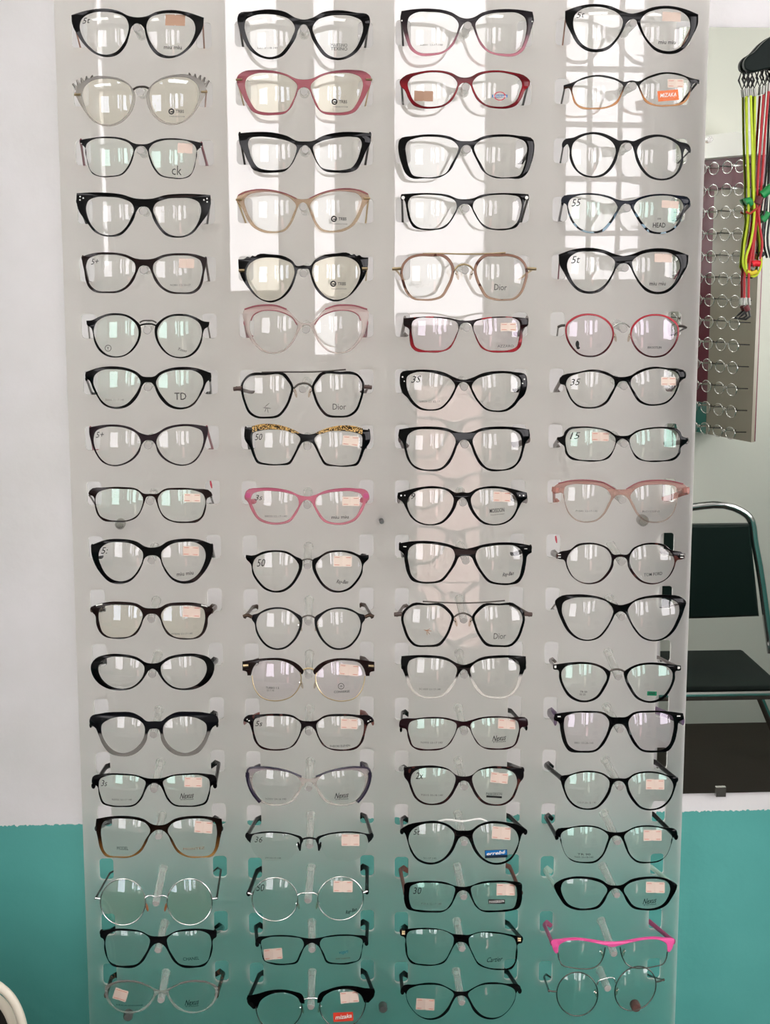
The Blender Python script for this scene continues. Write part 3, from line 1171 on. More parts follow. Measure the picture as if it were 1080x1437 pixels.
G(1, 3, 543, 3, 560, .006, [(560, 115), (520, 108), (450, 70), (300, 45), (180, 50), (100, 62, 1), (92, 110), (110, 190), (135, 270), (165, 335), (220, 372), (320, 375), (410, 350), (465, 300), (500, 225), (525, 165), (545, 145), (560, 140)],
  [(300, 70), (200, 75), (155, 105), (142, 160), (150, 230), (175, 310), (215, 348), (310, 358), (400, 340), (455, 285), (490, 210), (500, 150), (470, 110), (390, 78)],
  'rose_grad', 'square glasses fading from dark grey to clear rose', pr=[small('A8801 53-17-140', 310, 300, 160)], dots=[(103, 130, .0008, 'white')])
G(1, 4, 772, 3, 570, .026, [(572, 80), (510, 65), (430, 30), (310, 12), (190, 30), (103, 62, 1), (105, 130), (140, 210), (190, 295), (250, 340), (320, 352), (400, 335), (460, 280), (510, 200), (540, 140), (560, 124), (572, 122)],
  [(310, 33), (220, 50), (170, 95), (160, 150), (180, 230), (225, 295), (280, 325), (330, 330), (400, 310), (455, 260), (495, 190), (508, 130), (480, 85), (400, 45)],
  'black', 'glossy black cat-eye glasses, peach label and thin tan temples', t='tan', tr=(.0012, .7), st=[(785, 70, 915, 135, 'o', .05)], pr=[('miu miu', 818, 282, 124, 26, 'ink', 0, 0, .01), hand('5t', 210, 90, 60, 40)])
# ---- row 2
G(2, 1, 92, 92, 528, -.022, [(195, 78), (300, 76), (390, 95), (450, 135), (485, 190), (488, 250), (460, 330), (400, 395), (330, 425), (260, 422), (185, 385), (130, 315), (90, 250), (72, 200), (80, 150), (130, 108)],
  [(270, 92), (190, 105), (135, 150), (118, 200), (130, 270), (170, 350), (230, 402), (300, 415), (370, 395), (430, 340), (460, 270), (468, 200), (450, 150), (390, 110)],
  'clear_grey', 'clear round cat-eye glasses with spiked corners and metal bridge', t='tan', tr=(.001, .8), tc=[('bridge', [(474, 168), (500, 153), (530, 149), (560, 150), (584, 160)], .0011, 'gun')], nb=158, lens=M_LENS_Y, h=(70, 200), pr=trbs(772, 322),
  spikes=[((80, 165), (50, 125), .0022), ((95, 140), (80, 100), .0022), ((120, 118), (110, 85), .0022), ((150, 102), (148, 74), .0022), ((185, 88), (190, 66), .002)], tm=[('hinge_clip', [(62, 205), (105, 203)], .0012, 'gold')])
G(2, 2, 322, 92, 522, 0, [(522, 98), (470, 92), (400, 60), (300, 35), (180, 30), (90, 45), (55, 75), (50, 110), (80, 190), (120, 265), (165, 325), (220, 345), (310, 348), (390, 335), (435, 290), (465, 220), (490, 165), (508, 155), (522, 155)],
  [(280, 52), (180, 58), (125, 85), (110, 120), (120, 190), (150, 260), (190, 312), (250, 328), (330, 328), (400, 315), (435, 260), (465, 190), (475, 140), (440, 100), (370, 65)],
  'rosered', 'rose red clear cat-eye glasses with gold hinge clips', t='gold', tr=(.001, .8), lens=M_LENS_Y, tm=[('hinge_clip', [(45, 100), (88, 98)], .0012, 'gold')], pr=trbs(766, 254))
G(2, 3, 543, 92, 545, 0, [(545, 85), (510, 80), (450, 50), (340, 33), (220, 45), (110, 82), (88, 110), (95, 145), (120, 170), (150, 235), (185, 280), (240, 300), (320, 302), (400, 285), (460, 240), (490, 185), (510, 135), (530, 122), (545, 122)],
  [(340, 48), (240, 58), (165, 90), (145, 125), (160, 190), (190, 250), (240, 280), (320, 288), (400, 270), (450, 225), (480, 170), (492, 125), (460, 80), (400, 55)],
  'wine', 'dark wine red oval glasses with tan label and ringed lens logo', h=(100, 120), st=[(190, 178, 322, 250, 'b', .03)], pr=[('#ring', 790, 214, 84, 64, 'crimson_ink', .8), ('#box', 790, 214, 108, 20, 'blue_ink'), ('Dickies', 790, 214, 92, 16, 'white_ink', 0, 0, .01)])
G(2, 4, 772, 92, 568, -.04, [(568, 104), (520, 114), (450, 85), (350, 65), (240, 80), (150, 120), (92, 138, 1), (92, 168, 1), (130, 160), (148, 200), (165, 260), (210, 300), (300, 308), (400, 298), (470, 265), (505, 195), (530, 140), (550, 120), (568, 118)],
  [(340, 78), (240, 95), (175, 125), (155, 160), (165, 220), (190, 270), (240, 292), (320, 295), (410, 282), (460, 250), (495, 190), (508, 140), (470, 110), (400, 88)],
  'amber_grad', 'slim oval glasses fading black to amber with orange brand label', tr=(.0014, .7), st=[(822, 95, 935, 155, 'f', .02)], pr=[('#box', 826, 210, 146, 74, 'orange_l', 0, -.09), ('MIZAKA', 826, 206, 118, 28, 'white_ink', .2, .09, .01)])
# ---- row 3
G(3, 1, 92, 178, 530, .025, [(530, 122), (490, 118), (420, 85), (290, 68), (180, 78), (98, 92, 1), (105, 115), (135, 145), (145, 210), (160, 280), (190, 330), (240, 350), (320, 352), (400, 335), (445, 285), (475, 215), (490, 160), (510, 138), (530, 135)],
  [(290, 80), (190, 90), (150, 120), (140, 160), (155, 240), (180, 310), (220, 338), (310, 344), (390, 328), (430, 285), (462, 215), (475, 160), (450, 120), (390, 92)],
  'matte', 'thin black square glasses with maroon temples', t='maroon_t', st=[(785, 115, 890, 185, 'o', .06)], lens=M_LENS_G, pr=[('ck', 780, 305, 68, 66, 'ink', 0, -.05, -.005)], dots=[(110, 118, .0007, 'silver')])
G(3, 2, 322, 178, 528, 0, [(528, 102), (480, 100), (400, 62), (290, 38), (170, 36), (62, 45, 1), (70, 120), (100, 175), (130, 245), (165, 300), (220, 320), (310, 322), (390, 310), (440, 260), (475, 190), (500, 145), (528, 130)],
  [(290, 75), (200, 70), (145, 82), (130, 110), (140, 170), (165, 240), (200, 285), (260, 302), (340, 302), (410, 285), (445, 235), (465, 180), (470, 140), (420, 105), (350, 85)],
  'black', 'black pointed cat-eye glasses with thick brow and black temples')
G(3, 3, 543, 178, 555, 0, [(555, 100), (510, 98), (440, 68), (320, 52), (190, 62), (85, 92), (78, 120), (80, 180), (100, 260), (135, 335), (165, 358), (260, 362), (370, 355), (440, 310), (480, 240), (510, 180), (525, 145), (545, 130), (555, 128)],
  [(320, 70), (200, 80), (145, 105), (130, 140), (135, 200), (155, 290), (180, 338), (240, 352), (340, 350), (410, 325), (450, 260), (490, 185), (500, 145), (470, 105), (400, 78)],
  'black', 'black wide square glasses with deep flared sides')
G(3, 4, 768, 178, 553, .038, [(553, 92), (500, 95), (470, 80), (400, 48), (320, 36), (240, 50), (180, 75), (118, 90), (100, 130), (105, 150), (140, 122), (152, 150), (155, 220), (185, 290), (240, 340), (315, 358), (390, 345), (445, 300), (485, 230), (500, 170), (515, 130), (535, 114), (553, 112)],
  [(320, 52), (240, 70), (185, 110), (168, 170), (180, 240), (215, 305), (270, 338), (325, 345), (385, 328), (435, 280), (465, 220), (478, 160), (455, 110), (390, 68)],
  'matte', 'matte black round glasses with thin wire temples', tr=(.0009, 1), h=(110, 135))
# ---- row 4
G(4, 1, 92, 258, 547, .015, [(547, 106), (480, 100), (400, 75), (290, 62), (180, 60), (78, 65, 1), (75, 110), (95, 195), (125, 240), (155, 280), (200, 335), (260, 365), (315, 372), (390, 358), (440, 310), (480, 245), (500, 190), (520, 165), (547, 160)],
  [(290, 92), (210, 95), (160, 120), (145, 160), (155, 230), (190, 300), (240, 345), (310, 360), (375, 345), (425, 300), (460, 235), (480, 180), (465, 140), (400, 105)],
  'black', 'black cat-eye glasses with three silver dots at each corner', dots=[(102, 90, .0008, 'white'), (124, 100, .0008, 'white'), (101, 113, .0008, 'white')])
G(4, 2, 322, 258, 515, -.01, [(515, 108), (470, 102), (400, 70), (300, 45), (190, 42), (90, 58), (55, 85), (50, 115), (90, 175), (120, 245), (160, 300), (220, 335), (310, 345), (390, 330), (430, 285), (460, 220), (480, 165), (500, 135), (515, 130)],
  [(300, 60), (200, 62), (130, 80), (105, 110), (115, 170), (145, 240), (185, 295), (250, 325), (320, 332), (380, 318), (420, 270), (445, 210), (465, 150), (430, 105), (370, 75)],
  'champagne', 'champagne clear cat-eye glasses with gold wire temples', t='gold', tr=(.001, 1), tm=[('hinge_clip', [(45, 112), (88, 112)], .0012, 'gold'), ('brow_edge', [(60, 80), (150, 46), (300, 46), (400, 72), (470, 104)], .0006, 'dkrose')], pr=trbs(762, 246))
G(4, 3, 543, 258, 545, 0, [(545, 108), (500, 105), (430, 78), (320, 65), (200, 66), (100, 72, 1), (95, 88), (120, 115), (135, 180), (155, 260), (185, 305), (240, 322), (330, 325), (410, 305), (450, 260), (485, 200), (505, 160), (525, 145), (545, 142)],
  [(320, 78), (220, 80), (165, 95), (148, 130), (155, 200), (180, 270), (215, 302), (290, 315), (370, 308), (430, 270), (465, 215), (488, 160), (480, 125), (410, 90)],
  'black', 'black slim square glasses with silver star rivets at the corners', dots=[(112, 97, .0018, 'white')])
G(4, 4, 768, 258, 548, .01, [(548, 118), (500, 112), (430, 85), (310, 65), (200, 72), (100, 98), (95, 125), (130, 145), (142, 200), (165, 260), (205, 310), (260, 340), (320, 348), (390, 335), (440, 285), (480, 225), (505, 180), (525, 150), (548, 140)],
  [(310, 78), (210, 85), (160, 110), (145, 145), (155, 200), (185, 265), (235, 315), (310, 335), (375, 322), (425, 275), (465, 215), (490, 165), (470, 125), (400, 92)],
  'marble', 'navy glasses with blue and black marbled lower rims', t='navy_t', lens=M_LENS_G, st=[(800, 118, 920, 170, 'o', .07)], pr=[hand('55', 200, 132, 66, 50), ('HEAD', 782, 290, 90, 34, 'ink', 0, 0, .01), small('ooo', 782, 245, 26)])
# ---- row 5
G(5, 1, 100, 343, 512, .012, [(512, 105), (450, 98), (380, 70), (260, 55), (150, 62), (72, 85, 1), (78, 130), (92, 195), (100, 250), (125, 305), (160, 332), (250, 342), (340, 335), (400, 300), (440, 250), (465, 190), (485, 155), (512, 148)],
  [(260, 72), (170, 78), (120, 105), (105, 150), (112, 220), (135, 285), (175, 320), (250, 330), (330, 322), (385, 290), (425, 235), (450, 175), (445, 135), (400, 98), (340, 78)],
  'brown', 'dark brown square glasses with tortoise temples and handwritten number', t='wood_t', st=[(755, 100, 862, 166, 'o', .03)], pr=[hand('5+', 165, 120), small('N2801 C5 53-17', 765, 285, 140)])
G(5, 2, 322, 343, 517, -.015, [(517, 146), (470, 150), (440, 115), (390, 85), (290, 70), (195, 72), (178, 84), (160, 78), (143, 92), (125, 86), (105, 100), (60, 105, 1), (65, 170), (85, 235), (130, 305), (190, 370), (240, 398), (290, 408), (360, 385), (420, 330), (455, 260), (472, 200), (480, 176), (517, 172)],
  [(280, 92), (190, 105), (135, 145), (118, 190), (125, 250), (165, 325), (220, 380), (280, 395), (350, 375), (405, 320), (440, 255), (455, 190), (440, 140), (380, 108)],
  'black', 'black round cat-eye glasses with scalloped corners and gold clips', t='gold', tr=(.0009, 1), lens=M_LENS_Y, h=(72, 185), tm=[('hinge_clip', [(66, 183), (106, 183)], .0018, 'gold')], pr=trbs(757, 276))
G(5, 3, 543, 343, 540, 0, [(300, 65), (410, 75), (450, 115), (472, 165), (465, 225), (430, 310), (390, 370), (330, 392), (250, 395), (180, 385), (140, 350), (105, 270), (92, 190), (105, 140), (150, 90), (210, 68)],
  [(300, 85), (395, 92), (430, 125), (452, 170), (445, 225), (412, 300), (375, 358), (320, 378), (250, 382), (190, 372), (155, 340), (122, 260), (110, 190), (122, 145), (160, 105), (220, 85)],
  'dior_brown', 'rose brown hexagonal aviator glasses with gold double bridge', t='gold', tr=(.0013, .8), nb=148, h=(60, 172), tc=[('top_bar', [(250, 66), (400, 64), (540, 68), (680, 66), (830, 58)], .0008, 'gold'), ('bridge', [(470, 182), (500, 150), (540, 140), (580, 152), (608, 182)], .001, 'gold')],
  tm=[('endpiece', [(98, 168), (60, 172), (36, 172)], .0016, 'gold')], pads=(492, 215, M_PADS), pr=[('Dior', 795, 300, 88, 42, 'ink', 0, -.03, -.006), ('ooo', 250, 290, 100, 30, 'white_ink', .5, .1)])
G(5, 4, 768, 338, 533, .006, [(533, 105), (480, 95), (400, 65), (290, 48), (180, 60), (77, 95, 1), (82, 160), (115, 225), (165, 305), (220, 355), (290, 372), (370, 355), (425, 300), (465, 230), (490, 180), (510, 162), (533, 158)],
  [(290, 75), (200, 85), (150, 125), (137, 170), (155, 240), (200, 315), (260, 350), (320, 352), (390, 315), (440, 250), (468, 185), (472, 145), (430, 105), (360, 80)],
  'black', 'thick glossy black cat-eye glasses with handwritten number and peach label', t='maroon_t', tr=(.0012, .7), st=[(750, 90, 872, 150, 'o', .03)], pr=[('miu miu', 772, 300, 116, 26, 'ink', 0, 0, .01), hand('5t', 195, 132, 62, 50)])
# ---- row 6
G(6, 1, 100, 425, 537, .01, [(310, 72), (400, 88), (450, 120), (485, 160), (490, 210), (470, 280), (420, 345), (370, 375), (310, 385), (250, 375), (195, 335), (160, 270), (148, 200), (140, 178), (110, 155), (105, 124, 1), (140, 122), (200, 95), (250, 78)],
  [(310, 87), (390, 100), (445, 140), (470, 190), (465, 250), (430, 315), (380, 360), (315, 375), (250, 360), (200, 315), (170, 255), (158, 195), (175, 140), (230, 100)],
  'black', 'black round glasses with double metal bridge', t='gun', tr=(.0011, .8), nb=158, h=(118, 140), lens=M_LENS_G, tc=[('bridge', [(480, 138), (500, 127), (535, 124), (575, 127), (598, 140)], .0008, 'gun'), ('bridge', [(484, 158), (510, 150), (540, 148), (570, 150), (594, 160)], .0008, 'black')], pr=[('#ring', 258, 318, 46, 46, 'ink', .85), ('Y', 258, 318, 18, 20, 'ink'), ('Yoon', 780, 330, 60, 22, 'ink', .4, -.3)])
G(6, 2, 322, 420, 535, 0, [(535, 168), (500, 165), (460, 130), (400, 70), (330, 45), (260, 40), (180, 48), (105, 70, 1), (95, 90), (105, 170), (125, 245), (175, 320), (230, 365), (300, 382), (380, 365), (440, 310), (475, 250), (500, 200), (515, 182), (535, 178)],
  [(290, 78), (200, 90), (155, 130), (142, 190), (155, 250), (200, 320), (250, 360), (310, 372), (380, 350), (430, 300), (465, 230), (475, 180), (440, 130), (370, 92)],
  'pinkwhite', 'blush clear cat-eye glasses with rose brow edge', t='rose_t', tr=(.003, .5), h=(108, 165), tm=[('brow_edge', [(105, 70), (180, 47), (260, 40), (330, 45), (400, 70)], .0008, 'rose_t'), ('lens_edge', [(150, 150), (165, 115), (200, 90), (290, 77), (370, 92), (440, 130), (474, 180)], .0006, 'dkrose')])
G(6, 3, 543, 425, 552, 0, [(552, 125), (510, 122), (430, 105), (300, 95), (200, 100), (115, 108, 1), (118, 160), (150, 180), (155, 240), (170, 310), (200, 338), (280, 348), (380, 345), (440, 320), (475, 265), (500, 200), (520, 150), (535, 142), (552, 140)],
  [(300, 105), (210, 110), (180, 130), (172, 180), (180, 250), (200, 310), (240, 328), (330, 335), (410, 325), (450, 290), (480, 230), (500, 170), (490, 140), (420, 115)],
  'redgrad', 'rectangular glasses, black brow fading to red lower rims', t='greyt', tr=(.004, .4), st=[(796, 140, 906, 198, 'f', 0)], lens=M_LENS_P, pr=[('AZZARO', 830, 303, 116, 18, 'ink')])
G(6, 4, 763, 425, 548, .006, [(320, 75), (400, 92), (450, 125), (485, 175), (492, 215), (475, 285), (430, 345), (375, 375), (310, 382), (245, 365), (195, 320), (160, 260), (148, 200), (155, 150), (200, 105), (260, 80)],
  [(320, 88), (395, 104), (440, 136), (472, 180), (480, 215), (464, 278), (422, 334), (370, 364), (312, 370), (250, 354), (205, 312), (172, 254), (160, 200), (166, 158), (209, 118), (264, 93)],
  'redblack', 'thin round red and black glasses with silver nose bridge', t='gun', tr=(.0009, 1), nb=150, h=(100, 168), lens=M_LENS_P, tc=[('bridge', [(486, 168), (520, 146), (548, 140), (575, 148), (602, 172)], .0009, 'silver')], tm=[('endpiece', [(150, 158), (120, 160), (98, 170)], .0014, 'gun')], pads=(498, 240, M_PADS),
  pr=[('BROOTLIN', 775, 313, 98, 16, 'ink', 0, 0, .015), ('#disc', 234, 290, 26, 50, 'ink'), ('#disc', 240, 316, 24, 20, 'ink')])
# ---- row 7
G(7, 1, 100, 500, 540, .008, [(540, 145), (500, 140), (460, 110), (400, 85), (300, 70), (190, 80), (100, 110, 1), (98, 145), (130, 175), (150, 225), (180, 280), (225, 340), (280, 365), (330, 370), (400, 350), (450, 305), (485, 245), (500, 205), (520, 185), (540, 182)],
  [(300, 92), (210, 100), (165, 135), (155, 185), (175, 240), (210, 305), (260, 345), (320, 355), (385, 335), (435, 285), (470, 230), (485, 180), (460, 135), (390, 102)],
  'black', 'black cat-eye glasses with two large serif letters on lens', lens=M_LENS_G, pr=[('TD', 765, 280, 82, 50, 'ink'), small('B8005 52-17-140', 305, 305, 130)])
G(7, 2, 322, 505, 512, -.012, [(160, 92), (250, 90), (390, 96), (425, 140), (448, 190), (435, 260), (400, 340), (345, 400), (260, 412), (180, 405), (135, 375), (100, 300), (80, 220), (78, 180), (100, 135), (130, 105)],
  [(165, 112), (250, 108), (370, 110), (405, 150), (430, 190), (418, 255), (385, 330), (335, 385), (260, 398), (190, 392), (150, 365), (115, 295), (97, 220), (95, 180), (115, 140), (140, 118)],
  'black', 'black hexagonal aviator glasses with thin gunmetal top bar', t='brownt', tr=(.002, .6), nb=170, h=(50, 200), tc=[('top_bar', [(225, 88), (360, 85), (510, 85), (640, 82), (815, 68)], .0008, 'gun'), ('bridge', [(448, 200), (478, 175), (515, 164), (550, 168), (582, 195)], .0011, 'gun')], tm=[('endpiece', [(85, 198), (55, 202), (28, 205)], .0022, 'brownt')], pads=(462, 232, M_PADS),
  pr=[('Dior', 770, 328, 94, 42, 'ink', 0, 0, -.006), ('#disc', 262, 338, 60, 5, 'grey', 0, .1), ('#disc', 262, 318, 46, 4, 'grey', 0, -.7), ('#disc', 268, 356, 34, 4, 'grey', 0, 1.4), ('#disc', 252, 352, 30, 4, 'grey', 0, -1.2)])
G(7, 3, 543, 505, 535, .018, [(535, 140), (480, 125), (400, 88), (280, 68), (180, 72), (95, 92), (88, 130), (95, 200), (110, 235), (140, 265), (180, 315), (235, 350), (300, 358), (380, 345), (430, 300), (470, 240), (490, 195), (510, 165), (535, 155)],
  [(270, 85), (185, 92), (140, 120), (135, 165), (150, 230), (190, 295), (240, 335), (300, 347), (370, 335), (420, 290), (455, 235), (475, 180), (450, 140), (370, 105)],
  'black', 'black cat-eye glasses with handwritten 35 and silver corner dots', pr=[hand('3S', 203, 135, 72, 46), small('L0029 C1 52-17', 300, 292, 140)], dots=[(108, 120, .0009, 'white'), (120, 150, .0007, 'white')])
G(7, 4, 763, 500, 552, -.045, [(552, 145), (500, 140), (440, 110), (340, 92), (240, 110), (110, 155), (110, 190), (145, 205), (160, 250), (190, 310), (240, 355), (310, 368), (390, 358), (440, 330), (480, 270), (510, 210), (530, 180), (552, 174)],
  [(340, 108), (240, 122), (170, 155), (155, 190), (172, 245), (205, 310), (250, 345), (310, 356), (385, 345), (430, 315), (465, 260), (495, 200), (490, 165), (430, 128)],
  'black', 'tilted black glasses with handwritten 35 and brown temples', t='brownt', tr=(.003, .5), st=[(822, 145, 926, 205, 'f', 0)], pr=[hand('35', 218, 180, 72, 46)])
# ---- row 8
G(8, 1, 108, 582, 502, -.006, [(502, 142), (450, 130), (380, 90), (290, 70), (180, 72), (85, 88, 1), (85, 125), (100, 190), (130, 270), (180, 335), (260, 362), (330, 350), (400, 310), (440, 260), (455, 210), (475, 185), (502, 178)],
  [(280, 85), (190, 90), (130, 120), (118, 160), (130, 240), (170, 310), (220, 345), (270, 352), (330, 338), (390, 300), (430, 245), (447, 190), (420, 135), (350, 98)],
  'plum', 'plum black cat-eye glasses with rose temples', t='rose_t', pr=[hand('5+', 160, 140)])
G(8, 2, 327, 582, 520, .02, [(520, 138), (470, 130), (440, 112), (400, 98), (290, 85), (180, 86), (80, 90, 1), (80, 170), (120, 235), (140, 290), (170, 340), (220, 352), (320, 355), (400, 345), (430, 300), (460, 240), (490, 195), (520, 185)],
  [(290, 105), (190, 112), (140, 130), (135, 180), (150, 260), (180, 325), (240, 342), (330, 345), (390, 330), (420, 285), (450, 220), (470, 165), (440, 135), (370, 112)],
  'black', 'black square glasses with gold leopard-spotted brow plates', plates=[('brow_plate', [(130, 80, 1), (200, 65), (300, 68), (400, 95), (470, 130, 1), (430, 132), (370, 112), (290, 103), (190, 108), (135, 122, 1)], 'leopard')], st=[(768, 148, 880, 218, 'f', .1)], pr=[hand('50', 178, 155, 56, 44)])
G(8, 3, 543, 582, 540, 0, [(540, 125), (490, 120), (420, 95), (300, 82), (180, 88), (85, 102, 1), (80, 160), (105, 190), (120, 240), (145, 320), (195, 375), (280, 395), (370, 392), (430, 350), (470, 280), (500, 205), (520, 180), (540, 175)],
  [(290, 102), (190, 112), (150, 140), (135, 190), (145, 270), (180, 345), (240, 378), (310, 384), (380, 370), (430, 315), (465, 240), (480, 180), (450, 130), (380, 108)],
  'black', 'large glossy black square glasses with unmarked clear lenses', t='brownt', tr=(.0035, .45))
G(8, 4, 760, 582, 567, .006, [(567, 148), (530, 145), (470, 110), (380, 88), (260, 82), (190, 92), (160, 120), (150, 145), (105, 165), (130, 200), (155, 220), (165, 270), (200, 310), (280, 325), (390, 328), (470, 305), (510, 240), (530, 190), (567, 168)],
  [(370, 98), (260, 95), (195, 110), (170, 150), (170, 220), (190, 280), (240, 308), (340, 318), (430, 312), (480, 275), (510, 220), (515, 165), (470, 125)],
  'black', 'black rectangular glasses with handwritten 15 and orange label', t='greyt', tr=(.003, .5), lens=M_LENS_G, st=[(350, 122, 470, 185, 'p', .03)], pr=[hand('15', 232, 146, 74, 46)])
# ---- row 9
G(9, 1, 108, 667, 515, .014, [(515, 130), (470, 128), (420, 95), (320, 82), (200, 85), (90, 105), (80, 130), (115, 150), (125, 220), (145, 280), (185, 318), (260, 328), (350, 325), (420, 295), (460, 230), (475, 185), (490, 152), (515, 145)],
  [(310, 96), (200, 100), (145, 125), (130, 165), (140, 230), (165, 285), (210, 308), (290, 318), (370, 310), (425, 275), (455, 215), (462, 160), (435, 118)],
  'brown', 'thin black-brown rectangular glasses with red-lined cream label', red=[(296, 680)], t='gun', tr=(.001, 1), lens=M_LENS_G, st=[(750, 128, 866, 188, 'f', .02)])
G(9, 2, 327, 667, 518, .004, [(518, 148), (470, 140), (400, 110), (300, 90), (190, 88), (95, 108), (82, 140), (105, 190), (130, 250), (180, 315), (250, 342), (330, 345), (400, 325), (445, 270), (475, 210), (495, 180), (518, 172)],
  [(290, 112), (190, 112), (140, 130), (125, 165), (145, 230), (185, 295), (250, 325), (330, 330), (390, 310), (430, 260), (460, 200), (450, 155), (380, 125)],
  'pink', 'clear pink cat-eye glasses', t='pink', tr=(.003, .5), st=[(766, 150, 886, 215, 'f', .02)], pr=[('miu miu', 750, 293, 120, 22, 'ink', 0, 0, .01), hand('3s', 178, 155, 56, 36), small('B8520 52-17-140', 300, 287, 155)], dots=[(105, 140, .003, 'pink_t')])
G(9, 3, 543, 667, 527, 0, [(527, 118), (485, 122), (430, 95), (320, 75), (220, 85), (75, 122, 1), (72, 160), (105, 185), (130, 230), (170, 300), (230, 340), (310, 352), (380, 340), (440, 290), (480, 225), (500, 175), (527, 155)],
  [(310, 92), (220, 105), (160, 145), (142, 190), (155, 250), (200, 310), (260, 338), (320, 342), (380, 322), (430, 270), (460, 210), (465, 160), (430, 115)],
  'black', 'black oval glasses with twin corner rivets and printed lens', t='greyt', tr=(.0035, .45), st=[(745, 115, 866, 186, 'p', .03)], pr=[('MOISOON', 770, 245, 104, 30, 'ink', 0, .06, .01), ('eyewear', 775, 275, 100, 9, 'grey', 0, .06), hand('9', 182, 145, 30, 40)], dots=[(98, 142, .0009, 'white'), (124, 141, .0007, 'white')])
G(9, 4, 757, 660, 568, .004, [(568, 135), (530, 132), (450, 85), (330, 68), (220, 72), (120, 98), (90, 130), (95, 160), (160, 160), (175, 230), (200, 300), (250, 350), (330, 368), (400, 355), (450, 315), (490, 250), (520, 195), (545, 175), (568, 172)],
  [(320, 98), (230, 98), (180, 115), (168, 160), (180, 230), (210, 300), (260, 345), (330, 358), (395, 345), (440, 305), (475, 240), (500, 180), (470, 135), (400, 105)],
  'palepink', 'pale salmon clear glasses with salmon temples', t='salmon_t', tr=(.0032, .5), tm=[('brow_edge', [(130, 92), (220, 72), (330, 68), (450, 87), (530, 133)], .0007, 'dkrose'), ('endpiece', [(112, 118), (108, 150)], .004, 'salmon_t')], pr=[small('P1041 52-17-140', 330, 285, 150), small('ROSSINI', 780, 288, 120)])
# ---- row 10
G(10, 1, 112, 750, 507, -.004, [(507, 92), (460, 85), (400, 50), (300, 32), (180, 38), (78, 75, 1), (80, 130), (105, 210), (150, 280), (210, 335), (280, 348), (350, 330), (410, 270), (440, 210), (455, 168), (480, 150), (507, 146)],
  [(290, 55), (200, 60), (145, 100), (132, 150), (150, 220), (190, 285), (240, 320), (300, 328), (360, 305), (410, 245), (440, 175), (440, 125), (400, 85), (350, 62)],
  'black', 'thick black cat-eye glasses with red-lined peach label', st=[(722, 82, 836, 150, 'p', .04)], pr=[('miu miu', 738, 274, 116, 26, 'ink', 0, .08, .01), hand('5:', 172, 112, 52, 44)])
G(10, 2, 327, 755, 520, 0, [(300, 85), (380, 95), (440, 130), (482, 152), (486, 200), (455, 280), (405, 345), (350, 378), (290, 383), (220, 360), (170, 310), (135, 250), (125, 185), (88, 138), (90, 118, 1), (140, 122), (210, 95)],
  [(300, 98), (375, 110), (430, 145), (460, 190), (440, 265), (395, 330), (345, 362), (290, 370), (230, 348), (182, 300), (148, 245), (138, 190), (155, 145), (220, 110)],
  'black', 'black pointed round glasses with cursive print and cream label', tr=(.0012, .8), nb=156, h=(100, 135), tc=[('bridge', [(478, 160), (500, 150), (520, 147), (542, 150), (562, 160)], .0009, 'gun')], st=[(705, 125, 832, 200, 'f', .03)], pr=rayban(765, 310, -.1) + [hand('50', 195, 173, 62, 52)])
G(10, 3, 543, 748, 548, .018, [(548, 110), (500, 100), (420, 75), (280, 55), (170, 58), (82, 72, 1), (82, 120, 1), (110, 140), (122, 200), (140, 280), (175, 335), (230, 352), (310, 355), (385, 340), (440, 280), (480, 220), (510, 165), (548, 158)],
  [(280, 75), (190, 82), (155, 110), (145, 160), (155, 230), (175, 300), (210, 330), (290, 342), (370, 328), (425, 270), (460, 210), (475, 160), (460, 115), (380, 88)],
  'black', 'thick black square glasses with white corner rivets and cursive print', tm=[('hinge_mark', [(114, 96), (136, 97)], .0009, 'silver')], pr=rayban(848, 290, .1))
G(10, 4, 757, 745, 567, .002, [(567, 164), (520, 165), (480, 120), (420, 92), (330, 82), (260, 95), (215, 130), (130, 155), (118, 172), (125, 192), (170, 205), (190, 260), (225, 320), (280, 360), (345, 375), (420, 360), (480, 310), (515, 250), (525, 200), (545, 185), (567, 182)],
  [(340, 95), (270, 108), (215, 150), (190, 210), (205, 270), (245, 330), (300, 360), (350, 365), (410, 350), (465, 300), (498, 240), (502, 185), (470, 130), (410, 102)],
  'tortoise', 'dark tortoise round glasses with capital letters on lens', red=[(780, 757)], t='greyt', tr=(.003, .5), h=(122, 175), pr=[('TOM FORD', 795, 303, 132, 22, 'ink', 0, .05, .01)], tm=[('hinge_mark', [(148, 166), (128, 166)], .0006, 'white'), ('hinge_mark', [(148, 184), (128, 184)], .0006, 'white')])
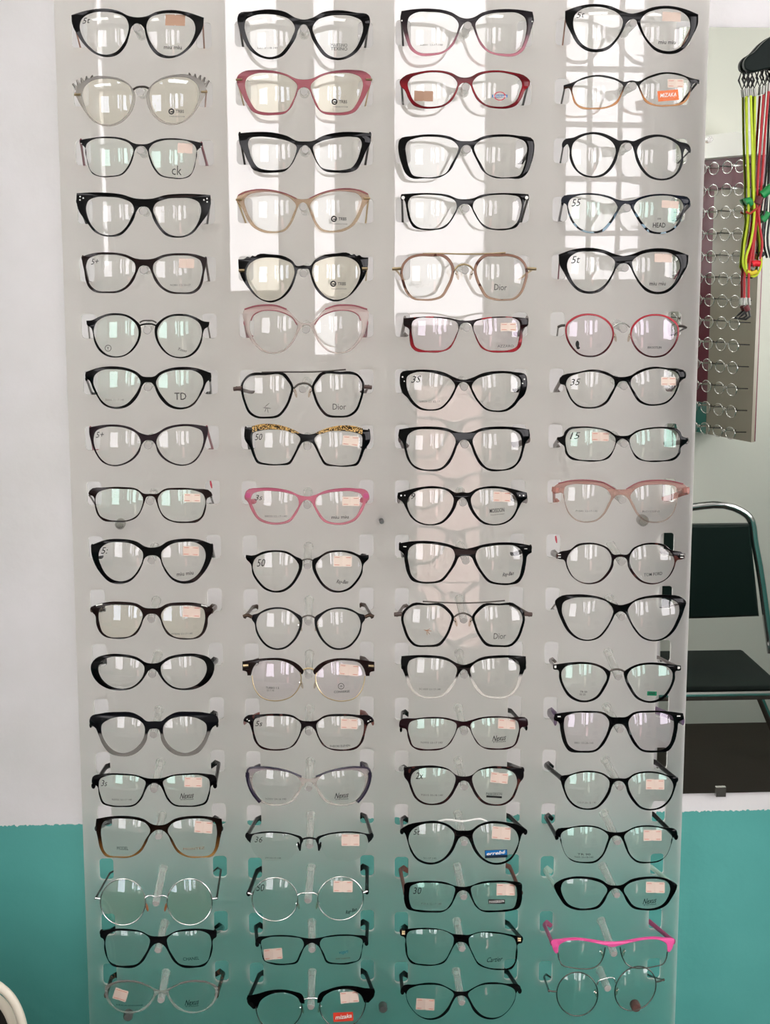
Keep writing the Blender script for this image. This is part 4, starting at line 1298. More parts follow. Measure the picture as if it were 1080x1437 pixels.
# ---- row 11
G(11, 1, 112, 830, 505, .01, [(505, 118), (460, 115), (400, 85), (300, 72), (190, 75), (110, 95), (75, 115), (90, 150), (105, 165), (115, 230), (135, 280), (170, 315), (240, 332), (330, 328), (395, 300), (430, 245), (450, 190), (475, 162), (505, 156)],
  [(300, 95), (200, 98), (145, 115), (132, 160), (140, 230), (160, 285), (200, 315), (280, 322), (350, 312), (400, 270), (430, 210), (440, 160), (410, 115)],
  'brown', 'dark brown rectangular glasses with silver corner trim and bronze temples', t='brass', tr=(.0028, .55), st=[(722, 105, 845, 182, 'p', .04)], lens=M_LENS_Y, tm=[('corner_trim', [(115, 100), (160, 90)], .0012, 'silver')], pr=[small('AF3046 53-17-140', 715, 296, 150), hand('5s', 165, 125, 44, 30)])
G(11, 2, 327, 835, 528, 0, [(310, 85), (390, 98), (440, 125), (482, 155), (485, 200), (460, 280), (410, 345), (360, 378), (300, 385), (240, 365), (190, 315), (158, 250), (150, 200), (130, 168), (130, 145), (170, 130), (230, 98)],
  [(310, 97), (385, 110), (435, 145), (465, 190), (450, 260), (405, 330), (355, 365), (305, 373), (250, 355), (200, 305), (170, 245), (163, 195), (185, 140), (240, 110)],
  'matte', 'thin black round glasses with bronze endpieces', t='brass', tr=(.0022, .6), nb=150, h=(85, 150), tc=[('bridge', [(478, 164), (500, 150), (528, 144), (556, 150), (580, 164)], .0009, 'gun')], tm=[('endpiece', [(132, 155), (100, 142), (72, 152)], .002, 'brass')], pads=(472, 222, M_PADS))
G(11, 3, 543, 830, 532, 0, [(180, 82), (280, 85), (390, 88), (440, 130), (470, 180), (458, 230), (420, 320), (370, 380), (280, 390), (190, 382), (150, 345), (112, 260), (98, 180), (110, 140), (145, 105)],
  [(190, 100), (280, 98), (370, 102), (420, 140), (450, 180), (440, 228), (405, 310), (360, 362), (280, 376), (200, 368), (165, 335), (130, 255), (115, 185), (128, 148), (155, 118)],
  'black', 'black hexagonal aviator glasses with gunmetal double bridge', t='brownt', tr=(.0022, .6), nb=162, h=(70, 162), tc=[('top_bar', [(250, 70), (400, 78), (530, 81), (680, 76), (825, 64)], .0008, 'gun'), ('bridge', [(468, 180), (495, 162), (532, 152), (568, 162), (598, 182)], .001, 'gun')], tm=[('endpiece', [(104, 158), (75, 160), (50, 162)], .0024, 'brownt')], pads=(482, 215, M_PADS),
  pr=[('Dior', 790, 312, 86, 40, 'ink', 0, -.03, -.006), ('#disc', 285, 274, 60, 5, 'brown_ink', 0, .15), ('#disc', 285, 270, 40, 4, 'brown_ink', 0, -.5), ('#disc', 290, 288, 34, 4, 'brown_ink', 0, .9), ('#disc', 280, 292, 30, 4, 'brown_ink', 0, 1.5)])
G(11, 4, 757, 820, 567, .005, [(567, 145), (520, 135), (440, 95), (350, 75), (250, 70), (130, 92), (108, 115), (120, 170), (150, 250), (195, 330), (260, 382), (340, 398), (410, 380), (470, 320), (510, 250), (535, 205), (567, 190)],
  [(320, 92), (220, 100), (165, 130), (155, 180), (180, 260), (220, 330), (270, 372), (340, 388), (405, 368), (460, 310), (500, 240), (515, 180), (480, 130), (400, 100)],
  'black', 'large glossy black cat-eye glasses with bronze wire temples', t='brass', tr=(.001, 1))
# ---- row 12
G(12, 1, 112, 900, 510, -.004, [(510, 155), (470, 150), (400, 110), (300, 90), (190, 92), (110, 120), (78, 165), (85, 230), (120, 285), (190, 330), (280, 345), (370, 330), (430, 285), (465, 235), (485, 205), (510, 192)],
  [(300, 110), (200, 115), (145, 145), (130, 195), (150, 255), (200, 305), (290, 332), (360, 320), (415, 280), (448, 225), (450, 175), (410, 138)],
  'black', 'glossy black wide oval glasses with unmarked lenses', h=(100, 185))
G(12, 2, 327, 905, 528, .004, [(65, 115, 1), (130, 105), (250, 92), (350, 95), (430, 120), (480, 160), (495, 185), (485, 207), (455, 180), (410, 140), (340, 112), (250, 108), (170, 125), (142, 160), (125, 215, 1), (100, 215, 1), (95, 190), (65, 180, 1)],
  [(250, 108), (340, 112), (410, 140), (465, 185), (478, 230), (460, 300), (410, 360), (350, 385), (270, 390), (200, 368), (155, 315), (132, 240), (140, 165), (175, 125)],
  'brown', 'half-frame glasses with dark brow bars and gold wire rims', t='brownt', lens=M_LENS_P, nb=176, h=(75, 150), plates='nolens', tc=[('bridge', [(490, 176), (510, 167), (530, 164), (550, 167), (568, 178)], .001, 'gold')], pads=(480, 275, M_PADS), st=[(745, 137, 880, 215, 'p', .08)], pr=[('#ring', 757, 290, 44, 44, 'ink', .82), ('*', 757, 292, 20, 20, 'ink', 0, 0, .03), ('CONVERSE', 762, 327, 110, 15, 'ink', 0, 0, .01), ('TURBO 1.5', 275, 300, 92, 14, 'ink'), small('52 17 140', 262, 318, 50)], tm=[('rim_wire', [(132, 215), (140, 270), (155, 315), (200, 368), (270, 391), (350, 386), (410, 361), (460, 301), (478, 232), (470, 195)], .0006, 'gold'), ('corner_plate', [(72, 146), (108, 144)], .0018, 'gold')])
G(12, 3, 543, 905, 536, .002, [(536, 140), (490, 128), (420, 90), (300, 72), (190, 72), (100, 78, 1), (98, 140), (125, 215), (150, 290), (190, 345), (250, 372), (330, 375), (410, 355), (460, 300), (490, 240), (510, 195), (536, 172)],
  [(290, 92), (200, 92), (155, 115), (142, 160), (155, 230), (185, 310), (230, 350), (310, 362), (390, 345), (440, 290), (480, 220), (488, 165), (450, 125), (380, 100)],
  'bw_grad', 'square glasses, black top half and clear white lower half', pr=[small('SC1809 53-17-140', 300, 310, 150)])
G(12, 4, 750, 905, 577, .008, [(360, 120), (440, 135), (500, 165), (530, 190), (525, 230), (490, 310), (440, 375), (370, 402), (310, 400), (240, 365), (195, 300), (170, 230), (165, 178), (130, 170), (130, 138, 1), (190, 130), (260, 122)],
  [(350, 135), (430, 148), (485, 180), (505, 220), (475, 295), (430, 360), (370, 388), (315, 385), (255, 352), (212, 295), (190, 235), (190, 185), (220, 150), (280, 138)],
  'black', 'black round glasses with thin metal bridge and green lens label', t='greyt', tr=(.002, .6), nb=184, h=(140, 155), lens=M_LENS_G, tc=[('bridge', [(522, 188), (545, 176), (577, 171), (608, 176), (632, 190)], .0011, 'gun')], tm=[('hinge_mark', [(152, 154), (138, 154)], .0014, 'white')], pr=[('#box', 822, 341, 68, 30, 'green_l', 0, .03), ('RNB', 822, 339, 44, 16, 'ink'), ('TR 50', 342, 328, 48, 12, 'ink'), small('50 20', 335, 346, 40)])
# ---- row 13
G(13, 1, 112, 985, 520, -.004, [(520, 135), (470, 135), (430, 105), (370, 75), (270, 70), (150, 80), (75, 105), (68, 150), (110, 185), (130, 230), (160, 300), (210, 360), (290, 382), (370, 372), (430, 330), (470, 265), (478, 215), (492, 192), (520, 188)],
  [(280, 105), (200, 125), (155, 160), (152, 210), (180, 280), (230, 335), (300, 360), (370, 340), (425, 290), (455, 220), (450, 165), (410, 125), (350, 108)],
  'bg_grad', 'chunky glasses with black winged top and grey clear lower rims')
G(13, 2, 327, 985, 530, .004, [(530, 135), (480, 130), (420, 95), (310, 82), (190, 88), (85, 105), (72, 130), (110, 150), (130, 200), (150, 275), (195, 325), (280, 342), (370, 335), (430, 305), (465, 250), (490, 195), (510, 175), (530, 170)],
  [(310, 100), (200, 105), (150, 125), (143, 165), (155, 240), (185, 300), (240, 325), (330, 330), (400, 315), (445, 265), (470, 205), (475, 155), (430, 115)],
  'tortoise', 'dark tortoise square glasses with rust temples and silver corner marks', t='rust_t', st=[(755, 118, 872, 190, 'p', .03)], dots=[(112, 135, .0012, 'silver'), (98, 125, .0008, 'silver')], pr=[('THEORI ELEVEN', 748, 308, 144, 14, 'ink'), hand('5s', 180, 150, 52, 34)])
G(13, 3, 543, 985, 536, -.012, [(536, 138), (490, 130), (420, 112), (310, 105), (200, 115), (90, 130), (88, 180), (130, 190), (145, 250), (170, 310), (210, 335), (290, 342), (390, 330), (440, 295), (475, 235), (505, 178), (536, 168)],
  [(310, 117), (210, 125), (160, 145), (148, 185), (160, 250), (185, 310), (240, 328), (330, 330), (410, 312), (450, 265), (480, 205), (485, 155), (420, 125)],
  'maroon', 'dark maroon rectangular glasses with script print and peach label', lens=M_LENS_G, st=[(778, 120, 900, 190, 'p', .06)], pr=nexus(785, 258) + [small('N3905 53-17 140', 312, 285, 150)])
G(13, 4, 750, 980, 590, -.004, [(590, 132), (540, 130), (490, 100), (380, 88), (260, 92), (140, 108, 1), (135, 150), (165, 165), (180, 230), (200, 310), (240, 370), (330, 382), (430, 372), (480, 330), (520, 260), (545, 205), (565, 184), (590, 180)],
  [(370, 102), (260, 108), (215, 130), (205, 180), (215, 260), (240, 330), (280, 360), (350, 368), (430, 355), (475, 300), (510, 230), (520, 160), (490, 120)],
  'black', 'glossy black square glasses with violet grey temples', t='violet_t', tr=(.0042, .4), lens=M_LENS_P, pr=[small('8801 50-20-145', 345, 312, 130)], tm=[('hinge_mark', [(160, 128), (182, 128)], .0007, 'white')])
# ---- row 14
G(14, 1, 115, 1065, 507, -.002, [(507, 138), (460, 135), (380, 112), (280, 102), (150, 105), (75, 125), (72, 175), (105, 190), (118, 250), (145, 315), (190, 332), (280, 338), (370, 328), (420, 280), (445, 225), (470, 185), (507, 170)],
  [(280, 115), (170, 120), (125, 145), (118, 185), (130, 250), (155, 305), (200, 322), (290, 328), (370, 315), (410, 270), (435, 210), (445, 160), (400, 130)],
  'black', 'black rectangular glasses with orange label and script print', lens=M_LENS_G, st=[(718, 128, 842, 198, 'p', .02)], pr=nexus(735, 262) + [hand('3s', 155, 168, 48, 40), small('N3902 53-17 140', 280, 285, 140)])
G(14, 2, 327, 1060, 530, 0, [(530, 165), (480, 150), (400, 115), (300, 90), (180, 80), (105, 95), (92, 130), (105, 190), (140, 270), (190, 325), (250, 350), (340, 352), (410, 330), (455, 280), (485, 220), (505, 195), (530, 186)],
  [(300, 108), (200, 105), (150, 125), (135, 165), (150, 240), (190, 305), (250, 335), (340, 338), (400, 315), (445, 260), (475, 195), (450, 150), (390, 120)],
  'purple_clear', 'clear cat-eye glasses with violet black brow and side edges', t='dkviolet', tm=[('brow_edge', [(96, 135), (105, 98), (180, 83), (300, 92), (400, 117), (480, 150)], .0011, 'dkviolet'), ('side_edge', [(100, 120), (104, 170), (120, 225), (150, 280), (190, 328)], .0021, 'dkviolet')], pr=nexus(760, 285) + [small('N3901 54-16 140', 300, 305, 145)])
G(14, 3, 543, 1060, 538, .01, [(538, 148), (490, 140), (430, 95), (340, 72), (250, 72), (120, 82, 1), (120, 150), (145, 185), (165, 240), (195, 300), (250, 340), (320, 350), (400, 335), (450, 290), (490, 220), (510, 188), (538, 178)],
  [(310, 88), (230, 95), (180, 125), (165, 175), (180, 235), (215, 300), (270, 333), (330, 338), (395, 318), (440, 270), (470, 210), (478, 150), (440, 110), (380, 92)],
  'tortoise', 'black tortoise rounded glasses with underlined print and tilted label', lens=M_LENS_G, st=[(726, 122, 848, 195, 'p', .1)], pr=[('#box', 750, 291, 110, 14, 'ink', 0, .06), ('PARKERSON', 750, 270, 112, 20, 'ink', 0, -.05), hand('2x', 225, 140, 56, 44), small('P2015 50-18 140', 315, 278, 150)])
G(14, 4, 750, 1060, 590, .008, [(590, 160), (540, 160), (480, 125), (400, 108), (320, 112), (240, 135), (180, 150), (185, 190), (200, 240), (230, 310), (280, 360), (350, 382), (430, 375), (490, 325), (530, 260), (548, 205), (565, 186), (590, 180)],
  [(380, 120), (300, 128), (240, 150), (210, 200), (220, 260), (260, 325), (310, 360), (370, 372), (430, 358), (480, 305), (515, 240), (522, 180), (490, 145)],
  'black', 'black rounded glasses with faded peach label', t='black', tr=(.003, .5), lens=M_LENS_G, st=[(780, 168, 908, 240, 'p', .02)], pr=[small('C019 50-18-140', 365, 330, 130)])
# ---- row 15
G(15, 1, 115, 1130, 540, 0, [(540, 140), (500, 135), (430, 95), (320, 75), (200, 78), (100, 95, 1), (95, 150), (110, 230), (130, 310), (165, 358), (240, 368), (340, 365), (410, 330), (450, 270), (480, 208), (510, 180), (540, 172)],
  [(310, 95), (200, 100), (150, 120), (135, 170), (140, 250), (155, 315), (180, 345), (260, 358), (350, 350), (405, 310), (445, 240), (478, 175), (450, 130), (390, 105)],
  'brown_grad', 'large square glasses fading black to amber brown', st=[(790, 112, 915, 195, 'p', .08)], pr=[('MONTEZ', 785, 303, 150, 16, 'brown_ink'), ('MODEL', 285, 300, 80, 24, 'ink')])
G(15, 2, 327, 1130, 535, 0, [(90, 202, 1), (125, 200), (200, 186), (330, 186), (430, 204), (485, 228), (492, 244), (482, 268), (474, 320, 1), (462, 320, 1), (468, 265), (466, 240), (425, 215), (330, 198), (200, 198), (138, 212), (128, 235), (122, 266, 1), (92, 232)],
  [(330, 195), (200, 195), (130, 215), (128, 280), (160, 350), (220, 385), (320, 385), (400, 370), (450, 300), (470, 240), (425, 212)],
  'matte', 'black metal half-rim glasses with rimless lower lenses', tr=(.0022, .6), plates='nolens', nb=240, h=(100, 212), tc=[('bridge', [(480, 240), (510, 232), (535, 229), (560, 232), (588, 240)], .0011, 'matte')], pads=(462, 288, M_MATTE), st=[(760, 203, 886, 285, 'p', 0)], pr=[hand('36', 178, 238, 58, 38), small('JW 52-17-138', 280, 370, 110)])
G(15, 3, 543, 1135, 536, .004, [(536, 152), (490, 150), (430, 110), (350, 85), (250, 90), (120, 125), (95, 145), (125, 175), (140, 220), (165, 300), (210, 360), (280, 390), (350, 385), (420, 345), (465, 290), (490, 235), (510, 203), (536, 194)],
  [(310, 102), (230, 115), (170, 155), (150, 210), (170, 280), (215, 345), (270, 372), (330, 375), (395, 345), (440, 290), (465, 230), (470, 175), (430, 130), (380, 108)],
  'black', 'black round glasses with silver top bar and blue brand label', tc=[('top_bar', [(320, 92), (360, 90), (372, 84), (530, 88), (690, 84), (700, 94), (740, 90)], .0011, 'white')], st=[(736, 126, 866, 214, 'p', .08)], pr=[('#box', 764, 316, 158, 56, 'darkblue_l', 0, -.04), ('#box', 764, 308, 152, 34, 'blue_l', 0, -.04), ('errebé', 764, 308, 134, 24, 'white_ink', .3, .04, .02), hand('5t', 205, 160, 46, 36), small('51-17 140', 300, 345, 90)])
G(15, 4, 750, 1135, 572, 0, [(572, 165), (520, 160), (440, 125), (340, 115), (240, 130), (150, 150), (145, 185), (175, 200), (190, 260), (215, 320), (260, 365), (340, 382), (430, 375), (480, 330), (510, 270), (530, 218), (545, 197), (572, 188)],
  [(340, 127), (240, 142), (190, 170), (180, 205), (195, 265), (225, 330), (275, 362), (350, 372), (425, 362), (475, 315), (500, 250), (515, 190), (480, 155), (420, 132)],
  'black', 'slim black square glasses with pink price label', lens=M_LENS_G, tr=(.003, .5), st=[(763, 148, 890, 224, 'p', 0)], pr=[('TR 90', 345, 318, 90, 14, 'ink'), small('9005 50-18-140', 345, 338, 130)])
# ---- row 16
G(16, 1, 115, 1215, 521, 0, circ(287, 253, 158, 162), circ(287, 253, 158, 162), 'silver', 'round silver wire glasses with bluish lens glare and amber pads', t='gun', tr=(.0011, 1), wire=('silver', .0007), nb=216, h=(96, 226), lens=M_LENS_Y,
  tc=[('bridge', [(443, 226), (455, 214), (485, 208), (521, 216), (560, 208), (590, 214), (600, 226)], .0008, 'silver')], tm=[('endpiece', [(129, 230), (110, 228), (94, 226)], .0012, 'silver')], pads=(455, 290, plain('amber_pad', '#a5623a', .3)))
G(16, 2, 327, 1215, 523, -.015, circ(293, 235, 160, 152), circ(293, 235, 160, 152), 'silver', 'round silver wire glasses with price label and cursive print', t='matte', tr=(.0024, .7), wire=('silver', .0007), nb=196, h=(108, 192),
  tc=[('bridge', [(450, 205), (470, 195), (523, 190), (575, 192), (592, 202)], .0008, 'silver')], tm=[('endpiece', [(134, 200), (118, 194), (104, 190)], .0014, 'silver')], pads=(456, 275, M_PADS), st=[(703, 105, 838, 185, 'p', .02)], pr=rayban(828, 318, .2) + [hand('50', 190, 150, 60, 46)])
G(16, 3, 543, 1205, 532, -.005, [(532, 198), (480, 190), (410, 165), (300, 155), (200, 160), (120, 180), (118, 230), (120, 300), (140, 350), (200, 370), (300, 378), (400, 370), (445, 335), (475, 280), (500, 235), (532, 222)],
  [(300, 170), (210, 175), (165, 195), (155, 240), (160, 310), (175, 345), (240, 360), (330, 365), (410, 355), (445, 315), (470, 250), (475, 205), (410, 180)],
  'black', 'black wide rectangular glasses with reddish brown temples', t='rust_t', tr=(.003, .5), lens=M_LENS_G, st=[(768, 176, 898, 258, 'p', .02)], pr=[('#box', 768, 301, 116, 32, 'ink', 0, .0), ('PARKERSON', 768, 299, 104, 16, 'white_ink'), hand('30', 210, 222, 60, 44), small('P2010 52-17 140', 310, 316, 140)])
G(16, 4, 750, 1205, 567, .002, [(567, 188), (530, 185), (460, 145), (350, 125), (240, 130), (170, 155), (135, 185), (145, 225), (170, 270), (210, 325), (280, 358), (370, 362), (450, 345), (490, 300), (520, 240), (545, 215), (567, 208)],
  [(340, 142), (250, 145), (200, 165), (185, 205), (200, 265), (240, 320), (300, 345), (370, 348), (440, 328), (480, 275), (508, 215), (480, 180), (420, 155)],
  'black', 'thick glossy black oval glasses with pale mint temples', t='mint_t', tr=(.003, .5), st=[(780, 163, 912, 240, 'p', .02)], pr=nexus(805, 300))
# ---- row 17
G(17, 1, 115, 1285, 536, 0, [(536, 145), (480, 140), (420, 110), (320, 92), (220, 92), (130, 105, 1), (130, 150), (150, 165), (155, 230), (175, 300), (210, 350), (280, 365), (370, 362), (430, 320), (465, 260), (490, 218), (510, 200), (536, 192)],
  [(320, 108), (220, 112), (180, 135), (165, 180), (172, 250), (195, 320), (240, 345), (320, 350), (390, 335), (435, 280), (468, 215), (475, 165), (440, 130)],
  'matte', 'matte black square glasses with faint capital letters on lens', pr=[('CHANEL', 765, 300, 112, 22, 'ink', 0, 0, 0)])
G(17, 2, 327, 1285, 552, -.01, [(552, 160), (500, 155), (420, 140), (330, 135), (240, 142), (165, 158), (160, 185), (190, 200), (200, 260), (215, 315), (270, 340), (380, 345), (450, 330), (475, 280), (505, 218), (530, 198), (552, 190)],
  [(330, 147), (240, 155), (200, 175), (195, 205), (208, 270), (225, 315), (280, 330), (380, 335), (440, 320), (465, 270), (495, 190), (480, 165), (420, 152)],
  'matte', 'slim black rectangular glasses with tilted label on its lower lens', t='matte', tr=(.0025, .6), st=[(215, 230, 345, 308, 'p', -.09)], pr=[('vogart', 775, 257, 64, 26, 'teal_ink', .2, .08, .01), ('SPORT COLLECTION', 770, 298, 100, 9, 'brown_ink')])
G(17, 3, 543, 1285, 520, .06, [(520, 132), (470, 128), (400, 100), (290, 85), (190, 88), (92, 98, 1), (95, 140), (120, 150), (125, 210), (135, 280), (165, 330), (230, 348), (330, 350), (400, 330), (440, 270), (470, 212), (490, 190), (520, 184)],
  [(290, 97), (200, 100), (150, 115), (135, 150), (140, 220), (150, 290), (185, 325), (260, 340), (350, 338), (400, 315), (440, 250), (465, 190), (465, 150), (420, 115)],
  'black', 'tilted black square glasses with gold corner plates', tm=[('corner_plate', [(104, 112), (126, 113)], .0014, 'gold'), ('corner_plate', [(104, 126), (126, 127)], .0014, 'gold')], pr=[('Cartier', 755, 305, 112, 34, 'ink', .5, 0, .004)])
G(17, 4, 740, 1285, 597, -.012, [(597, 180), (540, 178), (440, 163), (340, 152), (240, 160), (165, 178), (172, 215), (185, 250), (202, 268, 1), (215, 258, 1), (220, 210), (260, 183), (340, 173), (440, 186), (540, 208), (597, 220)],
  [(440, 184), (340, 172), (250, 184), (218, 215), (215, 260), (222, 310), (242, 345), (300, 362), (380, 372), (460, 365), (500, 340), (530, 290), (543, 225), (520, 203)],
  'hotpink', 'hot pink half-frame glasses with thin wire lower rims', t='pink_t', tr=(.0024, .6), plates='nolens', nb=220, h=(172, 190), tm=[('rim_wire', [(214, 262), (222, 310), (242, 346), (300, 363), (380, 373), (460, 366), (500, 341), (530, 291), (545, 222)], .0007, 'gun')], pads=(522, 262, M_PADS))
# ---- row 18
G(18, 1, 115, 1347, 557, 0, [(557, 215), (520, 205), (460, 175), (380, 150), (290, 145), (210, 160), (165, 185), (160, 235), (185, 300), (240, 350), (320, 375), (400, 365), (460, 335), (500, 285), (525, 245), (557, 232)],
  [(290, 158), (220, 172), (185, 200), (180, 240), (205, 300), (255, 345), (325, 362), (395, 352), (445, 320), (490, 270), (505, 220), (450, 185), (370, 160)],
  'clear', 'crystal clear oval glasses with smoky grey temples', t='wood_t', tr=(.003, .5), st=[(222, 205, 318, 285, 'p', .3)], pr=nexus(770, 302) + [('NEXUS EYEWEAR', 335, 318, 190, 9, 'ink')], tm=[('brow_edge', [(170, 190), (215, 162), (290, 146), (380, 151), (430, 165)], .0007, 'greyt')])
G(18, 2, 327, 1347, 545, -.055, [(100, 250, 1), (160, 240), (250, 215), (340, 207), (430, 222), (480, 240), (500, 280), (500, 308, 1), (475, 305), (455, 270), (400, 238), (330, 230), (250, 248), (195, 285), (170, 340, 1), (140, 345, 1), (100, 300)],
  [(330, 230), (400, 240), (460, 280), (482, 330), (472, 390), (430, 450), (380, 490), (310, 500), (240, 480), (190, 430), (165, 370), (175, 310), (210, 265), (260, 240)],
  'black', 'black browline glasses with thin wire rims and red brand label', t='matte', tr=(.003, .6), plates='nolens', nb=280, h=(110, 270), tc=[('bridge', [(496, 278), (515, 271), (545, 268), (575, 268), (594, 272)], .001, 'silver')], tm=[('rim_wire', [(160, 330), (165, 370), (190, 430), (240, 481), (310, 501), (380, 491), (430, 451), (472, 391), (483, 330), (480, 305)], .0006, 'gun')], pads=(485, 345, M_PADS),
  st=[(752, 222, 880, 302, 'p', -.09)], pr=[('#box', 772, 400, 140, 64, 'red_l', 0, -.05), ('mizaka', 774, 396, 116, 30, 'white_ink', .2, .05, .015)])
G(18, 3, 543, 1347, 518, -.008, [(518, 222), (480, 220), (430, 195), (370, 168), (290, 160), (200, 172), (105, 188), (98, 210), (125, 230), (140, 290), (175, 350), (230, 400), (300, 422), (370, 408), (430, 360), (460, 300), (487, 260), (518, 250)],
  [(290, 175), (200, 185), (145, 215), (135, 240), (150, 300), (190, 360), (240, 398), (300, 410), (360, 395), (415, 345), (450, 285), (468, 240), (430, 205), (370, 180)],
  'matte', 'black cat-eye glasses with pink label low on one lens', t='matte', tr=(.0025, .6), st=[(203, 272, 332, 352, 'p', .06)])
G(18, 4, 740, 1347, 552, -.095, circ(348, 240, 144, 153), circ(348, 240, 144, 153), 'gun', 'crooked round silver wire glasses with black temple tips', t='gun', tr=(.0011, 1), wire=('gun', .0007), nb=150, h=(150, 218),
  tc=[('bridge', [(488, 175), (500, 145), (530, 135), (575, 124), (605, 128), (618, 160)], .0008, 'silver')], tm=[('endpiece', [(204, 222), (170, 220), (145, 212)], .001, 'gun')], pads=(480, 235, M_PADS))


# ------------------------------------------------------------------ small metal glasses on the mirrored display
PLACE = ('nearest the maroon strip', 'in the middle', 'at the outer edge')


def tiny_label(r_, c_):
    return 'wire glasses in the %s row of the mirrored wall display, %s' % (ORD[r_] if r_ < 12 else 'bottom', PLACE[c_])


def tiny(origin, along, out):
    root = empty('small_eyeglasses', origin, tiny_label(0, 0), 'eyeglasses', 'wire glasses on the mirrored display')
    ux, uz, uo = along, Vector((0, 0, 1)), out
    org = Vector(origin)
    fr = MB()
    for s in (-1, 1):
        fr.tube([org + ux * (s * .034 + .026 * math.cos(a * math.pi / 8)) + uz * (.019 * math.sin(a * math.pi / 8)) for a in range(16)], .0014, 6, True)
    fr.tube([org + ux * -.009 + uz * .004, org + uz * .008, org + ux * .009 + uz * .004], .0014, 6)
    fr.build('frame_front', M_SILVER, root, True)
    for s in (-1, 1):
        pts = [org + ux * (s * .034 + .0245 * math.cos(a * math.pi / 6)) + uz * (.0175 * math.sin(a * math.pi / 6)) for a in range(12)]
        v_ = pts + [q - uo * .0015 for q in pts]
        f_ = [tuple(range(12)), tuple(range(23, 11, -1))] + [(a, (a + 1) % 12, 12 + (a + 1) % 12, 12 + a) for a in range(12)]
        MB().add(v_, f_).build('lens', M_LENS, root)
        MB().tube([org + ux * (s * .060) + uz * .006, org + ux * (s * .063) + uz * .004 - uo * .040], .0016, 6).build('temple', M_MATTE, root, True)
    return root


def kids(o):
    return [c for c in bpy.data.objects if c.parent == o]


proto = None
base0 = None
nrows = 13
for rr_ in range(nrows):
    z = zlo + .03 + (zhi - zlo - .06) * rr_ / (nrows - 1)
    for cc_ in range(3):
        al = alen * (.17 + .33 * cc_)
        loc = pa + ax * al + nx * .058
        loc.z = z
        off = .013 if cc_ else 0
        q = Vector((loc.x, loc.y, z)) - nx * .058
        MB().tube([q + nx * off + Vector((0, 0, -.0005)), q + nx * .060 + Vector((0, 0, -.0005))], .003, 6).build('peg', M_SILVER, wall_disp, True)
        loc.z = z - .004
        if proto is None:
            proto = tiny(loc, ax, nx)
            pk = kids(proto)
        else:
            c = proto.copy()
            COL.objects.link(c)
            c.location = loc
            c['label'] = tiny_label(rr_, cc_)
            for ch_ in pk:
                d = ch_.copy()
                COL.objects.link(d)
                d.parent = c

# ------------------------------------------------------------------ cord hanger and eyeglass cords in front of the mirror
CY = .076
M_HANG = plain('dark_green_plastic', '#0b1815', .5, spec=.2)
M_CLIP = plain('dull_clip_metal', '#8b8b86', .35, 1.0)
M_YEL = plain('yellow_cord', '#c3d92e', .6)
M_REDC = plain('red_cord', '#b3101c', .5)
M_BLKC = plain('black_cord', '#101012', .5)
M_GREEN = plain('green_stopper', '#0f8a45', .4)
M_DKRED = plain('dark_red_sleeve', '#5d0f18', .5)
p0 = at(1075, 80, CY)
hang = empty('cord_hanger', p0, 'dark green plastic hanger plate on the mirror holding eyeglass cords', 'hanger')
shape = [(1130, 40), (1100, 44), (1080, 52), (1068, 61), (1056, 74), (1046, 81), (1042, 88), (1043, 97), (1050, 101), (1066, 99), (1080, 96), (1100, 100), (1130, 98)]
lp_ = spline([(q.x, q.z) for q in (at(a, b, CY) for a, b in shape)], True, 3)
v, f = plate(lp_, [], lambda p, y: Vector((p.x, y, p.y)), CY - .006, CY + .003, (.0012, .0012))
mesh_obj('hanger_plate', v, f, M_HANG, hang, True)
q = at(1095, 72, CY)
MB().tube([(q.x, CY + .002, q.z), (q.x, MIR_Y - .0003, q.z)], .008, 12).build('wall_post', M_HANG, hang, True)


def cord(name, label, mat, strands, clips, extra=(), r=.0014):
    t = empty(name, at(*strands[0][0][:2], CY), label, 'cord', 'eyeglass cords on the hanger')
    for s_ in strands:
        pts = []
        sp = spline([(a[0], a[1]) for a in s_], False, 4)
        for k, q in enumerate(sp):
            dep = s_[min(int(k / 4), len(s_) - 1)]
            pts.append(at(q.x, q.y, CY + (dep[2] if len(dep) > 2 else 0)))
        MB().tube(pts, r, 8).build('strand', mat, t, True)
    for (x, y, dx, dy) in clips:
        a, b = at(x, y, CY), at(x + dx, y + dy, CY)
        MB().tube([a, b], .0018, 10).build('metal_clip', M_CLIP, t, True)
        d = (a - b).normalized()
        c = at(x - dx * .25, y - 26, CY - .0005)
        w_ = at(x + 5, y - 13, CY)
        w2 = at(x - 5, y - 13, CY)
        MB().tube([a, w2, c, w_], .0011, 8, True).build('rubber_loop', M_BLKC, t, True)
    for nm, pts, rr, mt in extra:
        MB().tube([at(a[0], a[1], CY - (a[2] if len(a) > 2 else 0)) for a in pts], rr, 10).build(nm, mt, t, True)
    return t


